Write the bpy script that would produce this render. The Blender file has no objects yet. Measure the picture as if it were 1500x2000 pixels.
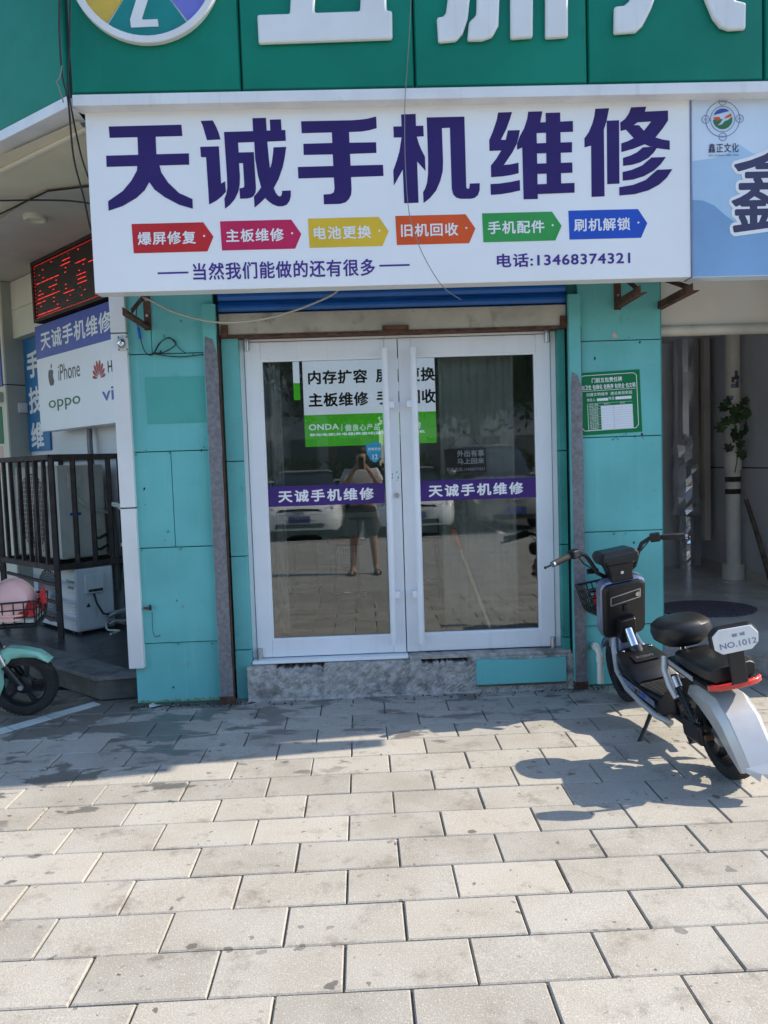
import bpy, bmesh, math, random
from mathutils import Vector, Matrix
random.seed(7)
S = bpy.context.scene
C = S.collection
R = math.radians

# ------------------------------------------------------------------ camera
CAM = Vector((0.0, -5.1, 1.53))                 # 5.1 m in front of the glass doors, phone held at 1.53 m
FPX, CX, CY = 1502.0, 750.0, 1000.0             # focal length in pixels of the 1500x2000 picture
VN = Vector((705 - CX, 905 - CY, FPX)).normalized()                     # where the facade normal points in the camera frame
VD = Vector((.0333, 1, -(.0333 * VN.x + VN.y) / VN.z)).normalized()     # where "down" points (1.9 degree roll)
VR = VD.cross(VN)
AX = Vector((VR.x, VN.x, -VD.x)); AY = Vector((VR.y, VN.y, -VD.y)); AZ = Vector((VR.z, VN.z, -VD.z))
cam = bpy.data.objects.new('camera', bpy.data.cameras.new('camera')); C.objects.link(cam)
cam.matrix_world = Matrix(((AX.x, -AY.x, -AZ.x, CAM.x), (AX.y, -AY.y, -AZ.y, CAM.y), (AX.z, -AY.z, -AZ.z, CAM.z), (0, 0, 0, 1)))
cam.data.sensor_fit = 'VERTICAL'; cam.data.sensor_height = 24; cam.data.lens = FPX / 2000 * 24
cam.data.clip_start = .02; cam.data.clip_end = 500
S.camera = cam

# ------------------------------------------------------------------ sky, sun, exposure
SUN = Vector((1.1, .15, 1.0)).normalized()      # towards the sun: from the right, slightly behind the facade
w = bpy.data.worlds.new('World'); S.world = w; w.use_nodes = True
nt = w.node_tree; bg = nt.nodes['Background']
sky = nt.nodes.new('ShaderNodeTexSky'); sky.sky_type = 'NISHITA'; sky.sun_disc = False
sky.ozone_density = 2.5; sky.dust_density = .6; sky.sun_elevation = math.asin(SUN.z); sky.sun_rotation = math.atan2(SUN.x, SUN.y)
nt.links.new(sky.outputs[0], bg.inputs[0]); bg.inputs[1].default_value = .135
sl = bpy.data.lights.new('sun', 'SUN'); sl.energy = 3.15; sl.angle = R(.55); sl.color = (1, .90, .745)
so = bpy.data.objects.new('sun', sl); C.objects.link(so)
so.rotation_euler = SUN.to_track_quat('Z', 'Y').to_euler(); so.location = (20, 3, 20)
S.view_settings.view_transform = 'Standard'; S.view_settings.look = 'None'
S.view_settings.exposure = 1.24; S.view_settings.gamma = 1
S.render.engine = 'CYCLES'
S.cycles.use_denoising = True
S.cycles.max_bounces = 8; S.cycles.transparent_max_bounces = 12

# ------------------------------------------------------------------ helpers
def ray(px, py):
    c = Vector((px - CX, py - CY, FPX)); return Vector((c.dot(VR), c.dot(VN), -c.dot(VD)))
class Plane:
    """a flat surface of the place (origin, right, up); at() surveys where a photo point lies on it"""
    def __init__(s, o, u=(1, 0, 0), v=(0, 0, 1)):
        s.o = Vector(o); s.u = Vector(u).normalized(); s.v = Vector(v).normalized(); s.n = s.u.cross(s.v)
    def at(s, px, py):
        d = ray(px, py); t = (s.o - CAM).dot(s.n) / d.dot(s.n); q = CAM + d * t - s.o
        return q.dot(s.u), q.dot(s.v)
    def pt(s, u, v, n=0): return s.o + s.u * u + s.v * v + s.n * n
    def off(s, n): return Plane(s.o + s.n * n, s.u, s.v)
def FR(y): return Plane((0, y, 0))               # planes parallel to the shop front
GROUND = Plane((0, 0, 0), (1, 0, 0), (0, 1, 0))
def lin(r, g=None, b=None):
    if g is None: g = b = r
    return tuple(((x / 255 + .055) / 1.055) ** 2.4 if x > 10 else x / 255 / 12.92 for x in (r, g, b)) + (1,)

class MB:
    def __init__(s): s.v = []; s.f = []
    def add(s, vs, fs):
        k = len(s.v); s.v += [tuple(x) for x in vs]; s.f += [tuple(i + k for i in q) for q in fs]; return s
    def bx(s, x0, x1, y0, y1, z0, z1, m=None):
        vs = [Vector((x, y, z)) for x in (x0, x1) for y in (y0, y1) for z in (z0, z1)]
        if m: vs = [m @ q for q in vs]
        return s.add(vs, [(0, 1, 3, 2), (4, 6, 7, 5), (0, 4, 5, 1), (2, 3, 7, 6), (0, 2, 6, 4), (1, 5, 7, 3)])
    def rect(s, P, u0, u1, v0, v1, n0, n1):
        vs = [P.pt(u, v, n) for u in (u0, u1) for v in (v0, v1) for n in (n0, n1)]
        return s.add(vs, [(0, 1, 3, 2), (4, 6, 7, 5), (0, 4, 5, 1), (2, 3, 7, 6), (0, 2, 6, 4), (1, 5, 7, 3)])
    def poly(s, P, pts, n0, n1):
        k = len(pts); vs = [P.pt(u, v, n0) for u, v in pts] + [P.pt(u, v, n1) for u, v in pts]
        fs = [tuple(range(k, 2 * k)), tuple(range(k - 1, -1, -1))] + [(i, (i + 1) % k, (i + 1) % k + k, i + k) for i in range(k)]
        return s.add(vs, fs)
    def flat(s, P, pts, n=0):
        return s.add([P.pt(u, v, n) for u, v in pts], [tuple(range(len(pts)))])
    def bar(s, p, q, w, h=None, up=(0, 0, 1)):
        p = Vector(p); q = Vector(q); h = h or w; d = (q - p).normalized(); a = d.cross(Vector(up))
        if a.length < 1e-4: a = d.cross(Vector((0, 1, 0)))
        a.normalize(); b = a.cross(d)
        vs = [r + a * i * w / 2 + b * j * h / 2 for r in (p, q) for i in (-1, 1) for j in (-1, 1)]
        return s.add(vs, [(0, 1, 3, 2), (4, 6, 7, 5), (0, 4, 5, 1), (2, 3, 7, 6), (0, 2, 6, 4), (1, 5, 7, 3)])
    def tube(s, pts, r, seg=8, cap=True):
        pts = [Vector(p) for p in pts]; n = len(pts); rs = r if isinstance(r, (list, tuple)) else [r] * n
        t0 = (pts[1] - pts[0]).normalized(); a = t0.orthogonal().normalized(); vs = []
        for i in range(n):
            t = (pts[min(i + 1, n - 1)] - pts[max(i - 1, 0)]).normalized()
            a = (a - t * a.dot(t)); a = a.normalized() if a.length > 1e-6 else t.orthogonal().normalized(); b = t.cross(a)
            for k in range(seg):
                th = 2 * math.pi * k / seg; vs.append(pts[i] + (a * math.cos(th) + b * math.sin(th)) * rs[i])
        fs = [(i * seg + k, i * seg + (k + 1) % seg, (i + 1) * seg + (k + 1) % seg, (i + 1) * seg + k) for i in range(n - 1) for k in range(seg)]
        if cap: fs += [tuple(range(seg - 1, -1, -1)), tuple(range((n - 1) * seg, n * seg))]
        return s.add(vs, fs)
    def lathe(s, prof, seg=24, m=Matrix.Identity(4), closed=False):
        vs = []; n = len(prof)
        for r_, z in prof:
            for k in range(seg):
                th = 2 * math.pi * k / seg; vs.append(m @ Vector((r_ * math.cos(th), r_ * math.sin(th), z)))
        last = n if closed else n - 1
        fs = [(i * seg + k, i * seg + (k + 1) % seg, ((i + 1) % n) * seg + (k + 1) % seg, ((i + 1) % n) * seg + k) for i in range(last) for k in range(seg)]
        if not closed: fs += [tuple(range(seg - 1, -1, -1)), tuple(range((n - 1) * seg, n * seg))]
        return s.add(vs, fs)
    def loft(s, secs, cap=True, closed=True):
        k = len(secs[0]); vs = [p for q in secs for p in q]; n = len(secs); kk = k if closed else k - 1
        fs = [(i * k + j, i * k + (j + 1) % k, (i + 1) * k + (j + 1) % k, (i + 1) * k + j) for i in range(n - 1) for j in range(kk)]
        if cap: fs += [tuple(range(k - 1, -1, -1)), tuple(range((n - 1) * k, n * k))]
        return s.add(vs, fs)
    def ball(s, c, r, seg=12, rings=8, m=None):
        c = Vector(c); rx, ry, rz = r if isinstance(r, (list, tuple)) else (r, r, r); vs = []
        for i in range(1, rings):
            ph = math.pi * i / rings
            for k in range(seg):
                th = 2 * math.pi * k / seg; q = Vector((rx * math.sin(ph) * math.cos(th), ry * math.sin(ph) * math.sin(th), rz * math.cos(ph)))
                vs.append(c + (m @ q if m else q))
        k0 = len(vs); e = Vector((0, 0, rz)); vs += [c + (m @ e if m else e), c - (m @ e if m else e)]
        fs = [(i * seg + k, (i + 1) * seg + k, (i + 1) * seg + (k + 1) % seg, i * seg + (k + 1) % seg) for i in range(rings - 2) for k in range(seg)]
        fs += [(k0, k, (k + 1) % seg) for k in range(seg)] + [(k0 + 1, (rings - 2) * seg + (k + 1) % seg, (rings - 2) * seg + k) for k in range(seg)]
        return s.add(vs, fs)
    def text(s, P, txt, u0, v0, u1, v1, n, bold=.0, spread=0):
        vs, fs = glyphs(txt, bold, spread)
        return s.add([P.pt(u0 + x * (u1 - u0), v0 + y * (v1 - v0), n + k * .00005) for x, y, k in vs], fs)
    def mesh(s, name):
        me = bpy.data.meshes.new(name); me.from_pydata(s.v, [], s.f); me.update(); return me
    def build(s, name, mat, parent=None, smooth=False, bevel=0, fix=True, local=False, **kw):
        me = s.mesh(name)
        if fix:
            b = bmesh.new(); b.from_mesh(me); bmesh.ops.recalc_face_normals(b, faces=b.faces); b.to_mesh(me); b.free()
        me.materials.append(mat if not isinstance(mat, str) else MT[mat])
        o = bpy.data.objects.new(name, me); C.objects.link(o)
        if smooth:
            for p in me.polygons: p.use_smooth = True
            me.set_sharp_from_angle(angle=R(38))
        if bevel:
            bm_ = o.modifiers.new('bevel', 'BEVEL'); bm_.width = bevel; bm_.segments = 2; bm_.limit_method = 'ANGLE'; bm_.angle_limit = R(40)
            bm_.use_clamp_overlap = True
        if parent:
            o.parent = parent
            if not local and parent.get('_o') is not None: o.matrix_parent_inverse = Matrix.Translation(-Vector(parent['_o']))
        for k, v in kw.items(): o[k] = v
        return o

_gc = {}
def glyphs(txt, bold=.0, spread=0):
    key = (txt, bold, spread)
    if key not in _gc:
        cu = bpy.data.curves.new('lettering', 'FONT'); cu.body = txt; cu.dimensions = '2D'; cu.resolution_u = 3
        if spread: cu.space_character = 1 + spread
        o = bpy.data.objects.new('lettering', cu); me = bpy.data.meshes.new_from_object(o)
        vs = [(v.co.x, v.co.y) for v in me.vertices]; fs = [tuple(p.vertices) for p in me.polygons]
        if bold:                                       # heavier strokes: the same outline laid down a few times, slightly shifted
            b0 = vs; f0 = fs; vs = []; fs = []; nn = 8 if bold < .05 else 14
            for k in range(nn):
                a = 2 * math.pi * k / nn; i = len(vs)
                vs += [(x + bold * math.cos(a), y + bold * math.sin(a), k) for x, y in b0]; fs += [tuple(q + i for q in f) for f in f0]
        else: vs = [(x, y, 0) for x, y in vs]
        x0 = min(v[0] for v in vs); x1 = max(v[0] for v in vs); y0 = min(v[1] for v in vs); y1 = max(v[1] for v in vs)
        _gc[key] = ([((x - x0) / (x1 - x0), (y - y0) / (y1 - y0), k) for x, y, k in vs], fs)
        bpy.data.objects.remove(o); bpy.data.meshes.remove(me); bpy.data.curves.remove(cu)
    return _gc[key]

def root(name, label, cat, loc=(0, 0, 0), group=None, rot=None):
    o = bpy.data.objects.new(name, None); C.objects.link(o); o.location = loc; o.empty_display_size = .1
    if rot: o.rotation_euler = rot
    else: o['_o'] = tuple(loc)
    o['label'] = label; o['category'] = cat
    if group: o['group'] = group
    return o
def single(o, label, cat, group=None):
    o['label'] = label; o['category'] = cat
    if group: o['group'] = group
    return o
def struct(o): o['kind'] = 'structure'; return o
def pxrect(P, l, t, r_, b):
    """rectangle on P from its top-left and bottom-right photo points -> u0,v0,u1,v1"""
    u0, v1 = P.at(l, t); u1, v0 = P.at(r_, b); return u0, v0, u1, v1
def arc(cx, cy, r, a0, a1, n):
    return [(cx + r * math.cos(R(a0 + (a1 - a0) * i / n)), cy + r * math.sin(R(a0 + (a1 - a0) * i / n))) for i in range(n + 1)]

# ------------------------------------------------------------------ materials
MT = {}
def M(name, col, rough=.6, metal=0, var=.12, vs=5, dirt=0, dcol=(.05, .045, .04, 1), ds=3, dthr=.55, streak=0, scol=(.08, .06, .04, 1),
      bump=0, bs=60, spec=.5, coat=0, emit=0, ecol=None, speck=0, alpha=None):
    m = bpy.data.materials.new(name); MT[name] = m; m.use_nodes = True; t = m.node_tree; N = t.nodes; Lk = t.links.new
    b = N['Principled BSDF']; b.inputs['Roughness'].default_value = rough; b.inputs['Metallic'].default_value = metal
    b.inputs['Specular IOR Level'].default_value = spec; b.inputs['Coat Weight'].default_value = coat; b.inputs['Coat Roughness'].default_value = .08
    g = N.new('ShaderNodeNewGeometry'); pos = g.outputs['Position']
    def noise(sc, det=4, vec=None, rgh=.55):
        n = N.new('ShaderNodeTexNoise'); n.inputs['Scale'].default_value = sc; n.inputs['Detail'].default_value = det; n.inputs['Roughness'].default_value = rgh
        Lk(vec or pos, n.inputs['Vector']); return n.outputs['Fac']
    def ramp(v, a, b_):
        r_ = N.new('ShaderNodeMapRange'); r_.interpolation_type = 'SMOOTHSTEP'; r_.inputs[1].default_value = a; r_.inputs[2].default_value = b_; Lk(v, r_.inputs[0]); return r_.outputs[0]
    def mix(f, a, c_):
        x = N.new('ShaderNodeMix'); x.data_type = 'RGBA'
        for sck, val in ((x.inputs[0], f), (x.inputs[6], a), (x.inputs[7], c_)):
            if hasattr(val, 'is_linked'): Lk(val, sck)
            else: sck.default_value = val
        return x.outputs[2]
    def mul(v, k):
        x = N.new('ShaderNodeMath'); x.operation = 'MULTIPLY'; Lk(v, x.inputs[0])
        if hasattr(k, 'is_linked'): Lk(k, x.inputs[1])
        else: x.inputs[1].default_value = k
        return x.outputs[0]
    lo = tuple(c_ * (1 - var) for c_ in col[:3]) + (1,); hi = tuple(min(1, c_ * (1 + var)) for c_ in col[:3]) + (1,)
    out = mix(ramp(noise(vs, 5), .3, .7), lo, hi)
    if speck: out = mix(mul(ramp(noise(420, 2), .45, .7), speck), out, tuple(c_ * .45 for c_ in col[:3]) + (1,))
    if streak:
        mp = N.new('ShaderNodeMapping'); mp.inputs['Scale'].default_value = (22, 22, .9); Lk(pos, mp.inputs[0])
        out = mix(mul(ramp(noise(1, 5, mp.outputs[0]), .55, .75), streak), out, scol)
    dm = None
    if dirt:
        dm = mul(ramp(noise(ds, 8, None, .68), dthr, dthr + .14), dirt); out = mix(dm, out, dcol)
    Lk(out, b.inputs['Base Color'])
    rn = N.new('ShaderNodeMapRange'); rn.inputs[3].default_value = max(.02, rough - .1); rn.inputs[4].default_value = min(1, rough + .12)
    Lk(noise(9, 4), rn.inputs[0]); Lk(rn.outputs[0], b.inputs['Roughness'])
    if bump:
        bp = N.new('ShaderNodeBump'); bp.inputs['Strength'].default_value = min(1, bump); bp.inputs['Distance'].default_value = .004
        Lk(noise(bs, 6), bp.inputs['Height']); Lk(bp.outputs[0], b.inputs['Normal'])
    if emit:
        b.inputs['Emission Strength'].default_value = emit
        if ecol: b.inputs['Emission Color'].default_value = ecol
        else: Lk(out, b.inputs['Emission Color'])
    return m
RUST = (.11, .045, .02, 1)
M('sign_white', spec=.22, col=(.84, .855, .86, 1), rough=.38, var=.03, vs=1.5, dirt=.16, dcol=(.45, .43, .4, 1), ds=2.2, dthr=.6)
M('purple', spec=.22, col=(.034, .019, .13, 1), rough=.5, var=.06)
M('purple_text', spec=.22, col=(.075, .035, .26, 1), rough=.5, var=.05)
M('tag_crimson', spec=.22, col=(.55, .03, .035, 1), rough=.4, var=.06); M('tag_pink', spec=.22, col=(.55, .025, .10, 1), rough=.4, var=.06); M('tag_yellow', spec=.22, col=(.72, .48, .04, 1), rough=.4, var=.06)
M('tag_orange', spec=.22, col=(.70, .10, .025, 1), rough=.4, var=.06); M('tag_green', spec=.22, col=(.045, .33, .08, 1), rough=.4, var=.06); M('tag_blue', spec=.22, col=(.025, .09, .50, 1), rough=.4, var=.06)
M('print_white', spec=.22, col=(.82, .82, .82, 1), rough=.45, var=.03)
M('print_black', (.02, .02, .022, 1), .5, var=.1)
M('fascia_green', spec=.22, col=(.004, .20, .135, 1), rough=.45, var=.12, vs=1.7, streak=.22, scol=(.02, .20, .17, 1), dirt=.35, dcol=(.005, .06, .05, 1), ds=1.6, dthr=.6, bump=.05, bs=8)
M('letter_white', (.74, .75, .74, 1), .4, var=.05, vs=3, streak=.15, scol=(.4, .34, .26, 1), dirt=.3, dcol=(.42, .36, .28, 1), ds=5, dthr=.63)
M('trim_white', (.74, .75, .75, 1), .4, var=.05, dirt=.3, dcol=(.35, .28, .2, 1), ds=7, dthr=.62, streak=.12)
M('emblem_yellow', (.62, .42, .05, 1), .4); M('emblem_teal', (0, .22, .20, 1), .4); M('emblem_violet', (.16, .17, .55, 1), .4); M('emblem_blue', (.03, .2, .5, 1), .4); M('emblem_red', (.5, .06, .05, 1), .4)
M('soffit_cream', (.80, .72, .55, 1), .6, var=.06, vs=2, dirt=.25, dcol=(.25, .22, .17, 1), ds=2.5, dthr=.6)
M('soffit_grey', (.62, .57, .48, 1), .6, var=.08, vs=2, dirt=.3, dcol=(.2, .18, .15, 1), ds=3, dthr=.6)
M('teal_panel', spec=.22, col=(.14, .455, .445, 1), rough=.5, var=.12, vs=1.6, streak=.34, scol=(.22, .54, .53, 1), dirt=.40, dcol=(.05, .26, .25, 1), ds=11, dthr=.60, bump=.04, bs=14)
M('teal_patch', spec=.22, col=(.085, .375, .33, 1), rough=.5, var=.06, vs=3, streak=.1, scol=(.08, .3, .26, 1))
M('teal_dark', spec=.22, col=(.05, .27, .24, 1), rough=.5, var=.14, vs=5, dirt=.4, dcol=(.03, .09, .08, 1), ds=9, dthr=.58)
M('steel_grey', (.20, .20, .215, 1), .55, metal=.25, var=.2, vs=40, dirt=.35, dcol=(.10, .085, .075, 1), ds=7, dthr=.52, speck=.35, bump=.2, bs=90)
M('rust', (.10, .042, .022, 1), .8, var=.45, vs=18, dirt=.6, dcol=(.035, .02, .014, 1), ds=14, dthr=.5, bump=.5, bs=120)
M('shutter_blue', (.010, .12, .44, 1), .38, var=.1, dirt=.35, dcol=(.12, .17, .25, 1), ds=45, dthr=.68, streak=.2, scol=(.02, .09, .26, 1))
M('header_metal', (.46, .43, .36, 1), .5, metal=.1, var=.15, vs=4, dirt=.45, dcol=(.14, .12, .09, 1), ds=5, dthr=.55)
M('alu_white', (.78, .80, .82, 1), .36, var=.04, vs=2, dirt=.2, dcol=(.42, .38, .32, 1), ds=8, dthr=.64, streak=.06)
M('chrome', (.62, .62, .63, 1), .16, metal=1, var=.03)
M('satin_metal', (.5, .5, .51, 1), .32, metal=.9, var=.06)
M('concrete', (.42, .40, .37, 1), .9, var=.25, vs=22, dirt=.75, dcol=(.15, .14, .13, 1), ds=7, dthr=.5, bump=1, bs=75, speck=.3)
M('concrete_dark', (.10, .095, .085, 1), .7, var=.3, vs=4, dirt=.7, dcol=(.03, .035, .03, 1), ds=3, dthr=.5, bump=.5, bs=50, streak=.3, scol=(.25, .17, .06, 1))
M('stone_wet', (.05, .048, .05, 1), .3, var=.35, vs=4, dirt=.6, dcol=(.018, .017, .018, 1), ds=3, dthr=.5, bump=.25, bs=40)
M('stone_grooved', (.16, .155, .15, 1), .55, var=.25, vs=9, dirt=.5, dcol=(.05, .05, .05, 1), ds=6, dthr=.5, bump=.4, bs=60)
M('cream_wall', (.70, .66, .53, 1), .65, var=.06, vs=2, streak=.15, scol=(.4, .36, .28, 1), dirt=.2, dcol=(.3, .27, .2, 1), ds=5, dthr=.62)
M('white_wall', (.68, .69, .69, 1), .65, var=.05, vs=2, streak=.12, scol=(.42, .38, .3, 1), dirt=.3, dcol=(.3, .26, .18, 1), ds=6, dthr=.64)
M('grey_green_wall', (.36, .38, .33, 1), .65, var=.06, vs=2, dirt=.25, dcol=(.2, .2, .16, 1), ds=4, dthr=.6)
M('post_white', (.72, .72, .70, 1), .5, var=.05, vs=3, dirt=.4, dcol=(.5, .42, .2, 1), ds=7, dthr=.63)
M('joint_dark', (.03, .03, .03, 1), .9)
M('ac_cream', (.55, .53, .46, 1), .5, var=.06, streak=.15, scol=(.32, .28, .2, 1), dirt=.3, dcol=(.2, .17, .12, 1), ds=8, dthr=.62)
M('ac_white', (.56, .565, .57, 1), .45, var=.05, streak=.08, dirt=.2, dcol=(.35, .32, .28, 1), ds=8, dthr=.63)
M('cage_iron', (.040, .026, .022, 1), .7, var=.4, vs=12, dirt=.5, dcol=(.10, .045, .025, 1), ds=10, dthr=.6, bump=.4, bs=120)
M('black_plastic', (.0085, .0085, .010, 1), .38, var=.2, dirt=.14, dcol=(.06, .055, .05, 1), ds=7, dthr=.6, bump=.08, bs=300)
M('black_gloss', (.010, .010, .012, 1), .2, var=.1)
M('black_leather', (.010, .010, .011, 1), .36, var=.2, vs=8, dirt=.2, dcol=(.07, .06, .05, 1), ds=5, dthr=.6, bump=.12, bs=260)
M('rubber', (.018, .017, .016, 1), .8, var=.25, dirt=.5, dcol=(.09, .075, .055, 1), ds=8, dthr=.55, bump=.3, bs=150)
M('scooter_silver', (.46, .46, .46, 1), .36, metal=.3, var=.06, dirt=.3, dcol=(.25, .22, .18, 1), ds=8, dthr=.62, coat=.3)
M('scooter_blue_silver', (.22, .26, .38, 1), .28, metal=.5, var=.06, coat=.4)
M('red_lens', (.55, .03, .02, 1), .15, var=.05, coat=.6)
M('mint', (.30, .64, .50, 1), .3, var=.05, coat=.4, dirt=.15, dcol=(.2, .3, .24, 1), ds=8, dthr=.64)
M('helmet_pink', (.72, .42, .37, 1), .35, var=.05, coat=.4)
M('red_cloth', (.55, .03, .035, 1), .85, var=.2, vs=20, bump=.4, bs=30)
M('foil', (.86, .86, .87, 1), .2, metal=1, var=.05, vs=5, bump=.2, bs=7)
M('pvc', (.80, .76, .66, 1), .5, var=.06, streak=.2, scol=(.3, .26, .2, 1), dirt=.3, dcol=(.25, .22, .17, 1), ds=9, dthr=.6)
M('room_wall', (.66, .655, .66, 1), .7, var=.06, vs=2, dirt=.2, dcol=(.2, .2, .19, 1), ds=3, dthr=.6)
M('room_floor', (.56, .55, .51, 1), .22, var=.1, vs=3, speck=.3, dirt=.25, dcol=(.15, .14, .12, 1), ds=5, dthr=.6)
M('beige_wall', (.64, .59, .52, 1), .7, var=.05, vs=2, dirt=.2, dcol=(.3, .27, .22, 1), ds=4, dthr=.62)
M('mat', (.10, .09, .115, 1), .95, var=.5, vs=60, bump=1, bs=120)
M('leaf', (.035, .075, .022, 1), .55, var=.4, vs=9)
M('bark', (.13, .10, .075, 1), .9, var=.35, vs=12, bump=.8, bs=30)
M('cable_black', (.015, .015, .016, 1), .6); M('cable_white', (.55, .52, .44, 1), .5); M('cable_grey', (.2, .2, .2, 1), .6)
M('plaque_green', spec=.22, col=(.004, .17, .06, 1), rough=.42, var=.07); M('plaque_white', (.70, .74, .80, 1), .5, var=.03)
M('poster_blue', (.02, .16, .36, 1), .5, var=.08, dirt=.15); M('sign_blue', (.04, .07, .36, 1), .4, var=.06)
M('logo_grey', (.10, .095, .09, 1), .5); M('logo_red', (.42, .045, .045, 1), .5); M('logo_green', (.03, .15, .05, 1), .5)
M('neighbour_sky', (.62, .73, .84, 1), .4, var=.12, vs=.8); M('neighbour_hill_pale', (.40, .58, .76, 1), .4, var=.10, vs=1.5); M('neighbour_hill', (.20, .36, .58, 1), .4, var=.15, vs=1.5)
M('neighbour_ink', (.035, .03, .09, 1), .4); M('logo_line', (.22, .25, .38, 1), .5)
M('led_face', (.022, .012, .011, 1), .35, var=.2); M('led_red', (.4, .01, .01, 1), .4, emit=.62, ecol=(1, .035, .03, 1))
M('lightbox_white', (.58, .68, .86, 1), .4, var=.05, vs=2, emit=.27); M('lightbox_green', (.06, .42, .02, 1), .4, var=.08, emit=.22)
M('wood_dark', (.045, .030, .022, 1), .6, var=.3, vs=10); M('twine', (.25, .17, .09, 1), .9)
M('sticker_blue', (.03, .30, .48, 1), .35, var=.12, vs=20); M('sticker_mint', (.2, .55, .42, 1), .5)
M('int_wall', (.5, .49, .46, 1), .7, var=.06); M('int_floor', (.26, .25, .235, 1), .35, var=.15, vs=3); M('counter_white', (.75, .75, .73, 1), .4, var=.05); M('curtain', (.38, .40, .375, 1), .8, var=.1, vs=4, bump=.3, bs=14)
M('mop_pole', (.78, .72, .56, 1), .4); M('mop_pink', (.75, .30, .22, 1), .5)
M('car_white', (.86, .86, .83, 1), .18, var=.02, coat=1); M('car_silver', (.35, .35, .34, 1), .22, metal=.4, coat=1); M('car_glass', (.012, .014, .016, 1), .05, spec=.8)
M('car_lamp', (.6, .62, .65, 1), .08, metal=.5, coat=1); M('plate_blue', (.01, .03, .22, 1), .4)
M('skin', (.42, .24, .16, 1), .5, var=.08); M('shirt', (.55, .54, .53, 1), .85, var=.08, bump=.3, bs=12); M('shorts', (.03, .03, .035, 1), .85, var=.15); M('hair', (.012, .010, .009, 1), .6)
M('rail_white', (.62, .63, .63, 1), .45); M('building_grey', (.34, .33, .31, 1), .8, var=.08); M('building_glass', (.05, .07, .09, 1), .1)
M('asphalt', (.055, .055, .056, 1), .9, var=.2, vs=3, bump=.5, bs=120); M('road_paint', (.68, .67, .63, 1), .7, var=.12, dirt=.4, dcol=(.2, .2, .2, 1), ds=8, dthr=.55)
M('paint_pale', (.50, .55, .53, 1), .6, var=.12, vs=6, dirt=.5, dcol=(.18, .2, .2, 1), ds=7, dthr=.55)
M('paper_scrap', (.45, .5, .48, 1), .7, var=.2, vs=30)
M('dirt_ground', (.045, .04, .034, 1), .95, var=.4, vs=8, bump=1, bs=40)

def glass_mat():
    m = bpy.data.materials.new('door_glass'); MT['door_glass'] = m; m.use_nodes = True; t = m.node_tree; N = t.nodes; Lk = t.links.new
    N.remove(N['Principled BSDF']); tr = N.new('ShaderNodeBsdfTransparent'); tr.inputs[0].default_value = (.93, .955, .94, 1)
    gl = N.new('ShaderNodeBsdfGlossy'); gl.inputs['Roughness'].default_value = 0; gl.inputs[0].default_value = (1, 1, 1, 1)
    fr = N.new('ShaderNodeFresnel'); fr.inputs[0].default_value = 1.8
    mx = N.new('ShaderNodeMixShader'); Lk(fr.outputs[0], mx.inputs[0]); Lk(tr.outputs[0], mx.inputs[1]); Lk(gl.outputs[0], mx.inputs[2])
    Lk(mx.outputs[0], N['Material Output'].inputs[0])
glass_mat()

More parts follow.
